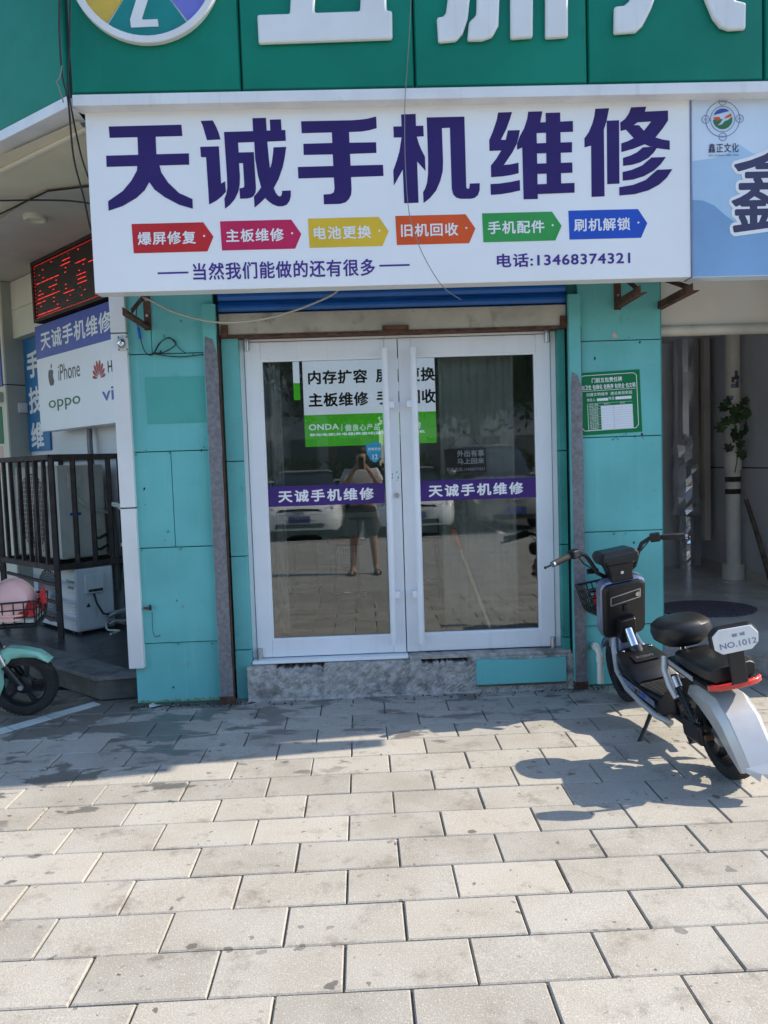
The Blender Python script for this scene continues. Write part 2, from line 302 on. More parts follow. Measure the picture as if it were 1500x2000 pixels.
def paver_mat(name, brick):
    """grey concrete pavers: per-piece tone, fine grain, spots, grime; damp staining beside the air-conditioner drain"""
    m = bpy.data.materials.new(name); MT[name] = m; m.use_nodes = True; t = m.node_tree; N = t.nodes; Lk = t.links.new; b = N['Principled BSDF']
    g = N.new('ShaderNodeNewGeometry'); pos = g.outputs['Position']
    def math_(op, a, c=None):
        x = N.new('ShaderNodeMath'); x.operation = op
        for i, v in enumerate((a, c)):
            if v is None: continue
            if hasattr(v, 'is_linked'): Lk(v, x.inputs[i])
            else: x.inputs[i].default_value = v
        return x.outputs[0]
    def noise(sc, det=4, rgh=.55, vec=None):
        n = N.new('ShaderNodeTexNoise'); n.inputs['Scale'].default_value = sc; n.inputs['Detail'].default_value = det; n.inputs['Roughness'].default_value = rgh
        Lk(vec or pos, n.inputs['Vector']); return n.outputs['Fac']
    def ramp(v, a, c, lo=0, hi=1):
        r_ = N.new('ShaderNodeMapRange'); r_.interpolation_type = 'SMOOTHSTEP'; Lk(v, r_.inputs[0])
        for i, q in zip((1, 2, 3, 4), (a, c, lo, hi)): r_.inputs[i].default_value = q
        return r_.outputs[0]
    def mix(f, a, c):
        x = N.new('ShaderNodeMix'); x.data_type = 'RGBA'
        for sck, val in ((x.inputs[0], f), (x.inputs[6], a), (x.inputs[7], c)):
            if hasattr(val, 'is_linked'): Lk(val, sck)
            else: sck.default_value = val
        return x.outputs[2]
    if brick:
        br = N.new('ShaderNodeTexBrick'); br.inputs['Color1'].default_value = (.26, .24, .20, 1); br.inputs['Color2'].default_value = (.36, .33, .28, 1); br.inputs['Mortar'].default_value = (.12, .11, .1, 1)
        br.inputs['Scale'].default_value = 1; br.inputs['Brick Width'].default_value = .396; br.inputs['Row Height'].default_value = .2247; br.inputs['Mortar Size'].default_value = .004
        mp = N.new('ShaderNodeMapping'); mp.inputs['Location'].default_value = (.105 + .396 * 200, .257 + .2247 * 400, 0); Lk(pos, mp.inputs[0]); Lk(mp.outputs[0], br.inputs['Vector']); col = br.outputs[0]
    else:
        oi = N.new('ShaderNodeObjectInfo')
        col = mix(oi.outputs['Random'], (.285, .260, .216, 1), (.430, .393, .332, 1))
    col = mix(ramp(noise(3.2, 6), .3, .72), col, mix(.5, col, (.47, .45, .41, 1)))
    col = mix(math_('MULTIPLY', ramp(noise(260, 3), .40, .66), .48), col, (.17, .165, .16, 1))
    col = mix(math_('MULTIPLY', ramp(noise(150, 2), .57, .70), .45), col, (.62, .6, .56, 1))
    # grime clouds and drip spots
    col = mix(math_('MULTIPLY', ramp(noise(6, 9, .7), .52, .70), .60), col, (.15, .13, .105, 1))
    vo = N.new('ShaderNodeTexVoronoi'); vo.inputs['Scale'].default_value = 9; wv = N.new('ShaderNodeVectorMath'); wv.operation = 'ADD'
    nz = N.new('ShaderNodeTexNoise'); nz.inputs['Scale'].default_value = 24; Lk(pos, nz.inputs['Vector']); sc_ = N.new('ShaderNodeVectorMath'); sc_.operation = 'SCALE'; sc_.inputs[3].default_value = .05
    Lk(nz.outputs['Color'], sc_.inputs[0]); Lk(pos, wv.inputs[0]); Lk(sc_.outputs[0], wv.inputs[1]); Lk(wv.outputs[0], vo.inputs['Vector'])
    sx = N.new('ShaderNodeSeparateColor'); Lk(vo.outputs['Color'], sx.inputs[0])
    rad = ramp(sx.outputs[0], .35, 1.0, 0, .19)
    spot = ramp(math_('SUBTRACT', rad, vo.outputs['Distance']), 0, .035)
    col = mix(math_('MULTIPLY', spot, ramp(sx.outputs[1], 0, 1, .25, .85)), col, (.085, .078, .07, 1))
    vo2 = N.new('ShaderNodeTexVoronoi'); vo2.inputs['Scale'].default_value = 26; Lk(wv.outputs[0], vo2.inputs['Vector'])
    sx2 = N.new('ShaderNodeSeparateColor'); Lk(vo2.outputs['Color'], sx2.inputs[0])
    sp2 = ramp(math_('SUBTRACT', ramp(sx2.outputs[0], .52, 1.0, 0, .27), vo2.outputs['Distance']), 0, .05)
    col = mix(math_('MULTIPLY', sp2, math_('MULTIPLY', ramp(sx2.outputs[1], 0, 1, .3, .95), ramp(noise(1.7, 3), .38, .55))), col, (.09, .08, .07, 1))
    # damp patches: pooled water spreading from the left corner, with a torn outline
    sp = N.new('ShaderNodeSeparateXYZ'); Lk(pos, sp.inputs[0])
    dx = math_('MAXIMUM', math_('SUBTRACT', sp.outputs[0], -1.3), math_('MULTIPLY', math_('SUBTRACT', -2.9, sp.outputs[0]), 1.0))
    dx = math_('MAXIMUM', dx, 0)
    dy = math_('MAXIMUM', math_('SUBTRACT', -.25, sp.outputs[1]), 0)
    dist = math_('ADD', math_('MULTIPLY', dx, .22), math_('MULTIPLY', dy, .52))
    mp2 = N.new('ShaderNodeMapping'); mp2.inputs['Scale'].default_value = (1.6, 3.4, 1); Lk(pos, mp2.inputs[0])
    wet = ramp(math_('SUBTRACT', noise(1.3, 9, .62, mp2.outputs[0]), math_('MULTIPLY', dist, .20)), .452, .468)
    near = ramp(math_('ADD', math_('ABSOLUTE', math_('SUBTRACT', sp.outputs[0], -1.4)), math_('MULTIPLY', math_('SUBTRACT', -.08, sp.outputs[1]), 3.0)), .35, .75, 1, 0)
    near = math_('MULTIPLY', near, ramp(noise(9, 6), .38, .5))
    wet = math_('MAXIMUM', wet, near)
    zone = ramp(dist, .70, .92, 1, 0); wet = math_('MULTIPLY', wet, zone)
    col = mix(math_('MULTIPLY', wet, .82), col, mix(.25, (.055, .052, .05, 1), col))
    Lk(col, b.inputs['Base Color'])
    rg = N.new('ShaderNodeMapRange'); Lk(wet, rg.inputs[0]); rg.inputs[3].default_value = .88; rg.inputs[4].default_value = .30; Lk(rg.outputs[0], b.inputs['Roughness'])
    bp = N.new('ShaderNodeBump'); bp.inputs['Strength'].default_value = .55; bp.inputs['Distance'].default_value = .003; Lk(noise(190, 4, .65), bp.inputs['Height']); Lk(bp.outputs[0], b.inputs['Normal'])
paver_mat('paver', False); paver_mat('paver_far', True)
M('algae', (.20, .24, .14, 1), .8, var=.4, vs=25, dirt=.5, dcol=(.06, .10, .07, 1), ds=20, dthr=.5)
M('joint_sand', (.20, .175, .135, 1), .95, var=.5, vs=14, dirt=.85, dcol=(.035, .03, .026, 1), ds=3.5, dthr=.47, bump=1, bs=200)
# ================================================================== ground, pavement, road
struct(MB().bx(-150, 150, -150, 60, -.30, -.16).build('ground', 'dirt_ground'))
PX0, PX1, PY0, NROW, PW, PH = -3.3, 3.45, -.0323, 15, .396, .2247
PYE = PY0 - NROW * PH
pav = struct(MB().bx(PX0, PX1, PYE, .35, -.15, -.011).build('pavement', 'joint_sand'))
def paver_mesh(wd, name):
    a, b, ch, z = wd / 2 - .0030, PH / 2 - .0030, .0042, 0.0
    vs = [(-a, -b, -.05), (a, -b, -.05), (a, b, -.05), (-a, b, -.05), (-a, -b, z - ch), (a, -b, z - ch), (a, b, z - ch), (-a, b, z - ch),
          (-a + ch, -b + ch, z), (a - ch, -b + ch, z), (a - ch, b - ch, z), (-a + ch, b - ch, z)]
    fs = [(8, 9, 10, 11)] + [(i, (i + 1) % 4, (i + 1) % 4 + 4, i + 4) for i in range(4)] + [(i + 4, (i + 1) % 4 + 4, (i + 1) % 4 + 8, i + 8) for i in range(4)]
    me = bpy.data.meshes.new(name); me.from_pydata(vs, [], fs); me.update(); me.materials.append(MT['paver']); return me
pm = paver_mesh(PW, 'paver')
for k in range(NROW):
    y = PY0 - (k + .5) * PH; x = (-.105 if k % 2 == 0 else -.303) + PW / 2 - PW * 8
    while x < PX1 + .1:
        if x - PW / 2 >= PX0 - .05 and x + PW / 2 <= PX1 + .2:
            o = bpy.data.objects.new('paver', pm); C.objects.link(o); o.parent = pav
            o.location = (x + random.uniform(-.0012, .0012), y + random.uniform(-.0012, .0012), random.uniform(-.0016, .0012))
            o.rotation_euler = (random.uniform(-.004, .004), random.uniform(-.003, .003), random.uniform(-.003, .003))
        x += PW
for nm, a in (('far_pavement', (-40, 40, -10.2, PYE - .002)), ('far_pavement', (-40, PX0 - .06, PYE - .002, .3)), ('far_pavement', (PX1 + .21, 40, PYE - .002, .3))):
    struct(MB().bx(*a, -.15, -.001).build(nm, 'paver_far'))
struct(MB().bx(-40, 40, -10.36, -10.2, -.15, .012).build('kerb', 'concrete'))
struct(MB().bx(-60, 60, -24, -10.36, -.15, -.06).build('road', 'asphalt'))
for k in range(6):
    MB().bx(-9.1 + k * 3.0, -8.98 + k * 3.0, -15.6, -10.7, -.06, -.056).build('bay_line', 'road_paint', bpy.data.objects['road'])
MB().bx(-30, 30, -10.62, -10.48, -.06, -.056).build('edge_line', 'road_paint', bpy.data.objects['road'])
# pale painted stripe across the pavers at the left, one dab per paver it crosses
st = root('painted_stripe', 'pale bluish stripe painted diagonally on the pavers by the left scooter wheel', 'marking', (-2.0, -.4, 0))
q = [Vector((-2.62, -1.02, 0)), Vector((-1.80, -.03, 0))]
dv = (q[1] - q[0]).normalized(); nv = Vector((-dv.y, dv.x, 0))
cut = [0, .21, .46, .70, .95, 1.283]
for a, b in zip(cut[:-1], cut[1:]):
    w0, w1 = .060 - a * .012, .060 - b * .012
    p = [q[0] + dv * (a + .004) - nv * w0, q[0] + dv * (a + .004) + nv * w0, q[0] + dv * (b - .004) + nv * w1, q[0] + dv * (b - .004) - nv * w1]
    MB().add([v + Vector((0, 0, z)) for z in (.0012, .0042) for v in p], [(4, 5, 6, 7), (0, 1, 5, 4), (1, 2, 6, 5), (2, 3, 7, 6), (3, 0, 4, 7)]).build('paint_dab', 'paint_pale', st)

# ================================================================== building mass (walls, roof)
WC = -.38                                          # 45 degree corner wall: X + Y = WC
r2 = math.sqrt(.5)
def P45(c): return Plane((c, 0, 0), (r2, -r2, 0))
bl = root('shop_building', 'low corner shop building with green fascia and angled left side', 'building', (0, 1, 0))
m = MB().bx(-9, -1.515, 4.9, 5.1, 0, 4.1)                                   # rear
m.bx(-1.5, 4.4, 5.0, 5.2, 0, 4.1).bx(4.22, 4.4, 0, 5.0, 0, 4.1)              # rear, right side
m.bx(2.78, 3.0, -.40, -.02, 0, 2.52).bx(2.865, 3.3, -.40, -.02, 2.52, 4.1)                                         # right end: unseen pier added to cast the shadow edge on the pavers
m.build('outer_wall_and_shadow_pier', 'beige_wall', bl)
MB().bx(-9.2, 4.45, .28, 5.3, 3.62, 4.05).bx(-1.52, 2.85, -.56, .28, 3.62, 4.05).build('roof_slab', 'building_grey', bl)
Pw = P45(WC)
MB().rect(Pw, -6.2, -1.62, 0, 3.6, -.15, 0).build('corner_wall', 'white_wall', bl)
MB().bx(-1.515, -1.40, -.055, 1.30, 0, 3.62).build('side_wall', 'teal_dark', bl)
MB().bx(-1.40, 2.86, .12, .24, 2.56, 3.62).bx(-1.40, -.96, -.06, .12, 0, 3.62).bx(1.37, 1.965, -.06, .12, 0, 3.62).build('front_wall', 'teal_dark', bl)
# soffit under the fascia at the left corner
so_ = MB(); so_.flat(GROUND, [(-1.52, -.60), (-1.52, 1.05), (-6.5, 6.1), (-8.5, 6.1), (-8.5, 4.3)], 3.50); so_.build('soffit', 'soffit_cream', bl, fix=False)
u_, v_ = P45(-.42).at(20, 470)
sp_ = MB(); sp_.flat(GROUND, [(-2.12, .42), (-1.52, .30), (-1.52, 1.1), (-4.7, 4.3), (-5.6, 3.9)], 3.488); sp_.build('soffit_panel', 'soffit_grey', bl, fix=False)
MB().tube([(-1.52, .29, 3.484), (-2.1, .42, 3.482), (-3.2, 1.35, 3.482), (-5.6, 3.9, 3.484)], .006, 6).build('soffit_seam', 'cable_black', bl)
MB().tube([(-1.50, -.52, 3.492), (-2.2, .02, 3.490), (-3.4, .93, 3.488), (-6.0, 2.85, 3.49)], .014, 6).build('soffit_edge', 'cream_wall', bl)

# downlight in the soffit
u, v = Plane((0, 0, 3.5), (1, 0, 0), (0, 1, 0)).at(68, 419)
dl = root('downlight', 'small round recessed downlight hanging from the cream soffit', 'lamp', (u, v, 3.5))
MB().lathe([(.085, 3.497), (.085, 3.46), (.078, 3.452), (.062, 3.452), (.058, 3.470)], 28, Matrix.Translation((u, v, 0))).build('rim', 'cream_wall', dl, True)
MB().lathe([(.058, 3.472), (.0, 3.4685)], 24, Matrix.Translation((u, v, 0))).build('diffuser', 'soffit_cream', dl, True)

# ================================================================== green fascia
PF = FR(-.70)
fz = PF.at(300, 186)[1]; fzt = 4.22
fa = root('fascia', 'green metal fascia of wide panels above the white signs', 'fascia', (0, -.7, fz))
xs = [-1.505, -.581, .371, 1.333, 2.323, 2.86]
def fpanel(P, u0, u1, v0, v1):
    e, r_ = .004, .03; q = MB(); secs = []
    for ins, n in ((e, 0), (e, .018), (e + .008, .030), (e + .028, .034)):
        secs.append([P.pt(u0 + ins, v0 + ins, n), P.pt(u1 - ins, v0 + ins, n), P.pt(u1 - ins, v1 - ins, n), P.pt(u0 + ins, v1 - ins, n)])
    return q.loft(secs)
for a, b in zip(xs[:-1], xs[1:]): fpanel(PF, a, b, fz, fzt).build('panel', 'fascia_green', fa, True)
ch = Vector((-1.505, -.70, 0)); cdir = Vector((-.80, .60, 0)).normalized()
PCH = Plane(ch, -cdir)
for k in range(3): fpanel(PCH, -.02 - (k + 1) * 1.5, -.02 - k * 1.5, fz - .01, 5.1).build('panel', 'fascia_green', fa, True)
MB().bx(-1.505, 2.86, -.70, -.56, fz - .02, 4.20).rect(PCH, -4.6, 0, fz - .02, 5.08, -.12, 0).build('backing', 'joint_dark', fa)
tz = PF.at(300, 209)[1] - .002
MB().bx(-1.50, 2.86, -.735, -.55, tz, fz - .004).build('trim', 'trim_white', fa, bevel=.004)
MB().rect(PCH, -4.6, -.012, tz, fz - .004, -.13, .035).build('trim', 'trim_white', fa, bevel=.004)
# raised white characters on the fascia; only their lower ends reach into the picture
def raised(polys, name):
    mm = MB(); e = .0
    for i, pl in enumerate(polys):
        uv = [PF.at(x, y) for x, y in pl]; cx = sum(p[0] for p in uv) / len(uv); cy = sum(p[1] for p in uv) / len(uv)
        mm.poly(PF, uv, .036, .066 + i * .0004)
    return mm.build(name, 'letter_white', fa, False, bevel=.012)
T = -95
raised([[(505, 41), (568, 39), (571, -20), (569, T), (614, T), (617, -20), (616, 37), (703, 34), (706, -20), (705, T), (751, T), (752, -20), (755, 33), (765, 33), (766, 88), (508, 97)]], 'letter')
raised([[(851, 46), (864, 44), (869, 36), (876, -20), (880, T), (914, T), (918, -20), (911, 48), (901, 78), (888, 92), (854, 95)],
        [(913, 55), (927, 42), (929, -20), (929, T), (972, T), (973, -20), (970, 62), (958, 84), (938, 91), (910, 91)],
        [(992, T), (1035, T), (1037, -20), (1036, 85), (993, 88)], [(1060, T), (1103, T), (1104, -20), (1104, 84), (1060, 87)]], 'letter')
raised([[(1193, 25), (1212, 23), (1222, 14), (1237, -30), (1258, T), (1303, T), (1285, -30), (1265, 28), (1248, 62), (1234, 75), (1192, 78)],
        [(1343, T), (1385, T), (1405, -30), (1417, 0), (1427, 13), (1447, 18), (1446, 69), (1414, 71), (1397, 65), (1383, 48), (1363, 0), (1350, -35)]], 'letter')
# round emblem
ec = PF.at(288, -55); er = PF.at(436, -60)[0] - ec[0]
em = root('round_emblem', 'round white-rimmed emblem with coloured sectors on the green fascia', 'emblem', (ec[0], -.76, ec[1]))
def ring(P, c, r0, r1, n0, n1, seg=64):
    q = MB(); secs = []
    for k in range(seg + 1):
        t = 2 * math.pi * k / seg
        secs.append([P.pt(c[0] + r * math.cos(t), c[1] + r * math.sin(t), n) for r, n in ((r0, n0), (r1, n0), (r1, n1), (r0, n1))])
    return q.loft(secs, cap=False)
ring(PF, ec, er * .905, er, .036, .075).build('rim', 'letter_white', em, True, bevel=.005)
cols = ['emblem_teal', 'emblem_violet', 'emblem_red', 'emblem_blue', 'emblem_yellow']
for k, cn in enumerate(cols):
    a0, a1 = -90 - 36 + 72 * k + .9, -90 + 36 + 72 * k - .9
    MB().poly(PF, [ec] + arc(ec[0], ec[1], er * .905, a0, a1, 14), .036, .052).build('sector', cn, em)
MB().poly(PF, arc(ec[0], ec[1], er * .91, 0, 359, 60), .036, .046).build('disc', 'letter_white', em)
sc = lambda pts: [PF.at(x, y) for x, y in pts]
MB().poly(PF, sc([(260, 50), (282, 47), (285, 50), (313, 49), (315, 63), (262, 65)]), .053, .057).poly(PF, sc([(260, 50), (276, -2), (290, -45), (312, -47), (298, 0), (282, 50)]), .053, .0574).poly(PF, sc([(262, -60), (312, -62), (312, -45), (263, -45)]), .053, .0578).build('numeral', 'letter_white', em)

# ================================================================== main sign box
PS = FR(-.65)
su0, sv1 = PS.at(165, 213); su1, sv0 = PS.at(1350, 541)
sg = root('shop_sign', 'wide white shop sign box with heavy purple characters above the glass doors', 'sign', (su0, -.65, sv0))
MB().rect(PS, su0, su1, sv0, sv1 - .004, -.11, 0).build('box', 'sign_white', sg, bevel=.004)
G6 = {
 'a': (0, 0, 3, [[(637, 742), (1063, 731), (1069, 797), (643, 808)], [(622, 913), (1107, 899), (1109, 965), (625, 978)], [(805, 780), (911, 778), (918, 930), (811, 932)],
   [(806, 955), (803, 1000), (770, 1060), (720, 1120), (634, 1180), (637, 1235), (720, 1207), (800, 1160), (848, 1115), (875, 1067), (905, 1110), (965, 1155), (1050, 1200), (1130, 1223), (1128, 1167), (1050, 1132), (985, 1070), (945, 1010), (930, 950)]]),
 'b': (380, 210, 7.5, [[(90, 198), (268, 190), (320, 290), (355, 375), (380, 468), (182, 478), (150, 370), (125, 280)],
   [(83, 577), (357, 570), (390, 1115), (448, 1082), (460, 1235), (400, 1300), (320, 1365), (215, 1422), (170, 728), (95, 728)],
   [(432, 360), (858, 347), (848, 158), (1045, 153), (1058, 340), (1110, 338), (1103, 180), (1265, 175), (1275, 332), (1330, 330), (1337, 488), (1065, 500), (1090, 760), (1105, 895), (1130, 820), (1150, 680), (1157, 585), (1342, 578), (1320, 740), (1290, 880), (1230, 1050), (1160, 1180), (1190, 1250), (1220, 1290), (1245, 1305), (1268, 1297), (1280, 1270), (1283, 1222), (1410, 1217), (1410, 1300), (1390, 1370), (1350, 1425), (1290, 1447), (1220, 1447), (1150, 1420), (1090, 1380), (1035, 1325), (960, 1400), (880, 1465), (870, 1305), (925, 1245), (975, 1170), (930, 1000), (890, 760), (875, 505), (637, 515), (647, 660), (868, 655), (900, 1180), (895, 1240), (870, 1290), (830, 1320), (770, 1333), (668, 1335), (658, 1185), (700, 1180), (722, 1170), (730, 1145), (710, 815), (652, 815), (665, 1000), (662, 1130), (640, 1240), (590, 1340), (520, 1425), (447, 1483), (438, 1335), (465, 1270), (480, 1180), (478, 1050), (455, 700)]]),
 'c': (575, 210, 7.5, [[(97, 203), (840, 188), (950, 180), (1070, 165), (1198, 132), (1205, 303), (1090, 335), (980, 352), (800, 360), (807, 517), (1197, 510), (1202, 665), (815, 680), (823, 852), (1298, 840), (1306, 1003), (830, 1020), (838, 1200), (830, 1280), (800, 1340), (750, 1390), (670, 1412), (432, 1418), (427, 1275), (530, 1268), (575, 1245), (588, 1190), (578, 1025), (58, 1040), (50, 872), (570, 857), (562, 687), (137, 695), (130, 533), (555, 520), (548, 365), (107, 377)]]),
 'd': (760, 200, 7.5, [[(175, 178), (388, 170), (393, 345), (500, 342), (508, 497), (405, 503), (430, 590), (470, 690), (525, 795), (533, 1005), (410, 865), (432, 1470), (222, 1478), (200, 985), (70, 1218), (60, 1000), (110, 860), (150, 720), (182, 513), (68, 515), (62, 355), (182, 352)],
   [(550, 222), (1102, 210), (1130, 1240), (1140, 1262), (1158, 1268), (1175, 1258), (1182, 1190), (1327, 1185), (1325, 1290), (1300, 1360), (1250, 1400), (1190, 1412), (1050, 1412), (985, 1395), (940, 1350), (918, 1270), (890, 372), (773, 377), (790, 870), (785, 1010), (750, 1150), (690, 1290), (600, 1400), (505, 1475), (497, 1318), (530, 1260), (555, 1180), (570, 1050), (572, 850)]]),
 'e': (945, 200, 7.5, [[(208, 150), (413, 143), (380, 250), (330, 390), (250, 548), (320, 550), (352, 412), (527, 407), (507, 515), (480, 610), (420, 730), (292, 918), (400, 907), (508, 883), (510, 1038), (400, 1065), (260, 1085), (107, 1095), (103, 925), (180, 830), (255, 705), (82, 712), (78, 555), (130, 430), (185, 270)],
   [(97, 1197), (230, 1190), (380, 1168), (527, 1138), (530, 1290), (400, 1320), (250, 1345), (103, 1355)],
   [(650, 138), (857, 133), (825, 295), (772, 450), (790, 1415), (582, 1420), (562, 660), (487, 695), (487, 600), (530, 490), (590, 380), (635, 240)], [(905, 157), (1117, 150), (1132, 1205), (922, 1205)],
   [(800, 297), (1303, 275), (1305, 430), (765, 450)], [(765, 602), (1290, 585), (1290, 732), (770, 748)], [(773, 900), (1293, 883), (1297, 1030), (776, 1048)], [(778, 1202), (1327, 1182), (1327, 1322), (783, 1343)]]),
 'f': (1130, 190, 7.5, [[(245, 170), (447, 162), (410, 345), (370, 475), (380, 1452), (190, 1460), (183, 708), (87, 735), (85, 603), (150, 510), (200, 390), (230, 280)], [(412, 345), (592, 338), (598, 1265), (420, 1273)],
   [(768, 150), (990, 140), (970, 212), (1308, 197), (1310, 340), (1230, 460), (1125, 590), (1225, 620), (1333, 637), (1335, 770), (1145, 745), (1050, 722), (968, 690), (800, 755), (627, 803), (625, 677), (720, 645), (808, 600), (692, 473), (808, 410), (885, 412), (957, 493), (1063, 355), (865, 367), (807, 409), (690, 475), (615, 495), (610, 372), (680, 320), (735, 240)],
   [(940, 735), (1050, 728), (1145, 745), (1100, 810), (1020, 890), (900, 955), (780, 990), (653, 1005), (650, 890), (760, 855), (860, 805)],
   [(1065, 885), (1278, 877), (1200, 985), (1100, 1075), (960, 1155), (800, 1205), (648, 1222), (645, 1097), (780, 1065), (930, 1000)], [(1150, 1065), (1372, 1055), (1290, 1180), (1180, 1280), (1020, 1365), (820, 1420), (597, 1438), (597, 1320), (800, 1285), (980, 1215)]])}
for ox, oy, s_, polys in G6.values():
    mm = MB()
    for i, pl in enumerate(polys): mm.poly(PS, [PS.at(ox + x / s_, oy + y / s_) for x, y in pl], .0003, .0015 + i * .0003)
    mm.build('character', 'purple', sg)
tags = [('爆屏修复', 'tag_crimson', 257, 438, 397, 434, 417, 464, 403, 491, 260, 495), ('主板维修', 'tag_pink'), ('电池更换', 'tag_yellow'), ('旧机回收', 'tag_orange'), ('手机配件', 'tag_green'), ('刷机解锁', 'tag_blue')]
tp = [PS.at(257, 438), PS.at(397, 434), PS.at(417, 463), PS.at(403, 491), PS.at(260, 495)]
zt = (tp[0][1] + tp[1][1]) / 2; zb = (tp[3][1] + tp[4][1]) / 2
step = (PS.at(1110, 412)[0] - PS.at(257, 438)[0]) / 5
for k, tg in enumerate(tags):
    d = k * step; dz = (PS.at(1110, 412)[1] - tp[0][1]) * k / 5
    t_ = MB().poly(PS, [(tp[0][0] + d, zt + dz), (tp[1][0] + d, zt + dz), (tp[2][0] + d, (zt + zb) / 2 + dz), (tp[1][0] + d + .016, zb + dz), (tp[0][0] + d + .004, zb + dz)], .0003, .0018).build('arrow_tag', tg[1], sg)
    a = tp[0][0] + d + .030; h = zt - zb
    MB().text(PS, tg[0], a, zb + h * .27 + dz, a + .325, zb + h * .72 + dz, .0024, .022, .12).build('tag_lettering', 'print_white', t_)
    MB().poly(PS, [(a + .372 + .006 * math.cos(q_), zb + h * .53 + dz + .006 * math.sin(q_)) for q_ in [i * .785 for i in range(8)]], .0018, .0024).build('tag_dot', 'print_white', t_)
u0, v0, u1, v1 = pxrect(PS, 376, 515, 733, 537)
mm = MB().text(PS, '当然我们能做的还有很多', u0, v0 - .004, u1, v1 + .003, .0015, .018, .08)
for l, r_ in ((308, 368), (741, 800)):
    a = PS.at(l, 534 - (l - 308) * .034); b = PS.at(r_, 534 - (r_ - 308) * .034); mm.rect(PS, a[0], b[0], (a[1] + b[1]) / 2 - .005, (a[1] + b[1]) / 2 + .005, .0003, .0015)
mm.build('slogan', 'purple_text', sg)
u0, v0, u1, v1 = pxrect(PS, 970, 498, 1231, 514)
MB().text(PS, '电话:13468374321', u0, v0 - .006, u1, v1 + .006, .0015, .022, .10).build('phone_number', 'purple_text', sg)

# neighbour's sign
nb = root('neighbour_sign', 'pale blue sign with painted hills at the right edge, partly out of view', 'sign', (su1, -.65, sv0))
NU0, NU1 = su1 + .008, 2.86
MB().rect(PS, NU0, NU1, sv0 - .004, sv1 - .004, -.11, .002).build('box', 'neighbour_sky', nb, bevel=.004)
MB().rect(PS, su1 + .001, su1 + .007, sv0 - .004, sv1, -.10, .006).build('edge_strip', 'logo_line', nb)
hp = [PS.at(x, y) for x, y in ((1353, 315), (1390, 310), (1420, 300), (1442, 282), (1470, 300))]
hill = [(NU0 + .002, hp[0][1])] + hp[1:] + [(2.5, hp[4][1] - .05), (2.68, hp[4][1] - .12), (NU1 - .002, hp[4][1] - .1), (NU1 - .002, sv0), (NU0 + .002, sv0)]
MB().poly(PS, hill, .0022, .0028).build('pale_hill', 'neighbour_hill_pale', nb)
hp = [PS.at(x, y) for x, y in ((1352, 391), (1372, 392), (1395, 402), (1415, 420), (1440, 438), (1480, 447))]
hill = [(NU0 + .002, hp[0][1])] + hp[1:] + [(2.6, hp[5][1] - .01), (NU1 - .002, hp[5][1] + .06), (NU1 - .002, sv0), (NU0 + .002, sv0)]
MB().poly(PS, hill, .003, .0036).build('near_hill', 'neighbour_hill', nb)
u0, v1 = PS.at(1427, 292); v0 = PS.at(1430, 455)[1]; u1 = u0 + (v1 - v0) * 1.06
MB().text(PS, '鑫', u0 - .018, v0 - .02, u1 + .018, v1 + .02, .0042, .050).build('character_outline', 'print_white', nb)
MB().text(PS, '鑫', u0, v0, u1, v1, .005, .013).build('character', 'neighbour_ink', nb)
lc = PS.at(1411, 233); lr = .095
mm = MB()
for r0, r1 in ((.096, .100), (.068, .072)):
    k = 40
    mm.loft([[PS.pt(lc[0] + r * math.cos(2 * math.pi * i / k), lc[1] + r * math.sin(2 * math.pi * i / k), n) for r, n in ((r0, .0024), (r1, .0024), (r1, .0036), (r0, .0036))] for i in range(k + 1)], cap=False)
for a in (0, 90, 180, 270):
    c_ = (lc[0] + .098 * math.cos(R(a)), lc[1] + .098 * math.sin(R(a)))
    mm.loft([[PS.pt(c_[0] + r * math.cos(2 * math.pi * i / 20), c_[1] + r * math.sin(2 * math.pi * i / 20), n) for r, n in ((.020, .0024), (.0235, .0024), (.0235, .004), (.020, .004))] for i in range(21)], cap=False)
    mm.text(PS, '文化', c_[0] - .013, c_[1] - .007, c_[0] + .013, c_[1] + .007, .0046, .0)
mm.build('logo_ring', 'logo_line', nb)
MB().poly(PS, arc(lc[0], lc[1], .056, 185, 372, 20) + [(lc[0] + .03, lc[1] - .006), (lc[0] + .012, lc[1] - .012), (lc[0] - .005, lc[1] - .03), (lc[0] - .03, lc[1] - .035), (lc[0] - .012, lc[1] - .018), (lc[0], lc[1] - .002), (lc[0] - .03, lc[1] + .004)], .0036, .0044).build('logo_green', 'logo_green', nb)
MB().poly(PS, arc(lc[0], lc[1] + .002, .056, 48, 158, 14), .0036, .0044).build('logo_sky', 'sign_blue', nb)
MB().poly(PS, [(lc[0] - .055, lc[1] + .01), (lc[0] - .02, lc[1] + .012), (lc[0] - .012, lc[1] - .004), (lc[0] - .035, lc[1] - .01)], .0046, .005).poly(PS, [(lc[0] + .008, lc[1]), (lc[0] + .02, lc[1] + .016), (lc[0] + .048, lc[1] + .03), (lc[0] + .05, lc[1] + .012), (lc[0] + .03, lc[1] + .008)], .0046, .005).build('logo_rock', 'tag_orange', nb)
u0, v0, u1, v1 = pxrect(PS, 1383, 283, 1442, 295)
MB().text(PS, '鑫正文化', u0, v0 - .008, u1, v1 + .006, .0046, .01, .12).text(PS, 'XIN ZHENG WEN HUA', u0, v0 - .028, u1, v0 - .018, .0046, 0, .2).build('logo_lettering', 'neighbour_ink', nb)

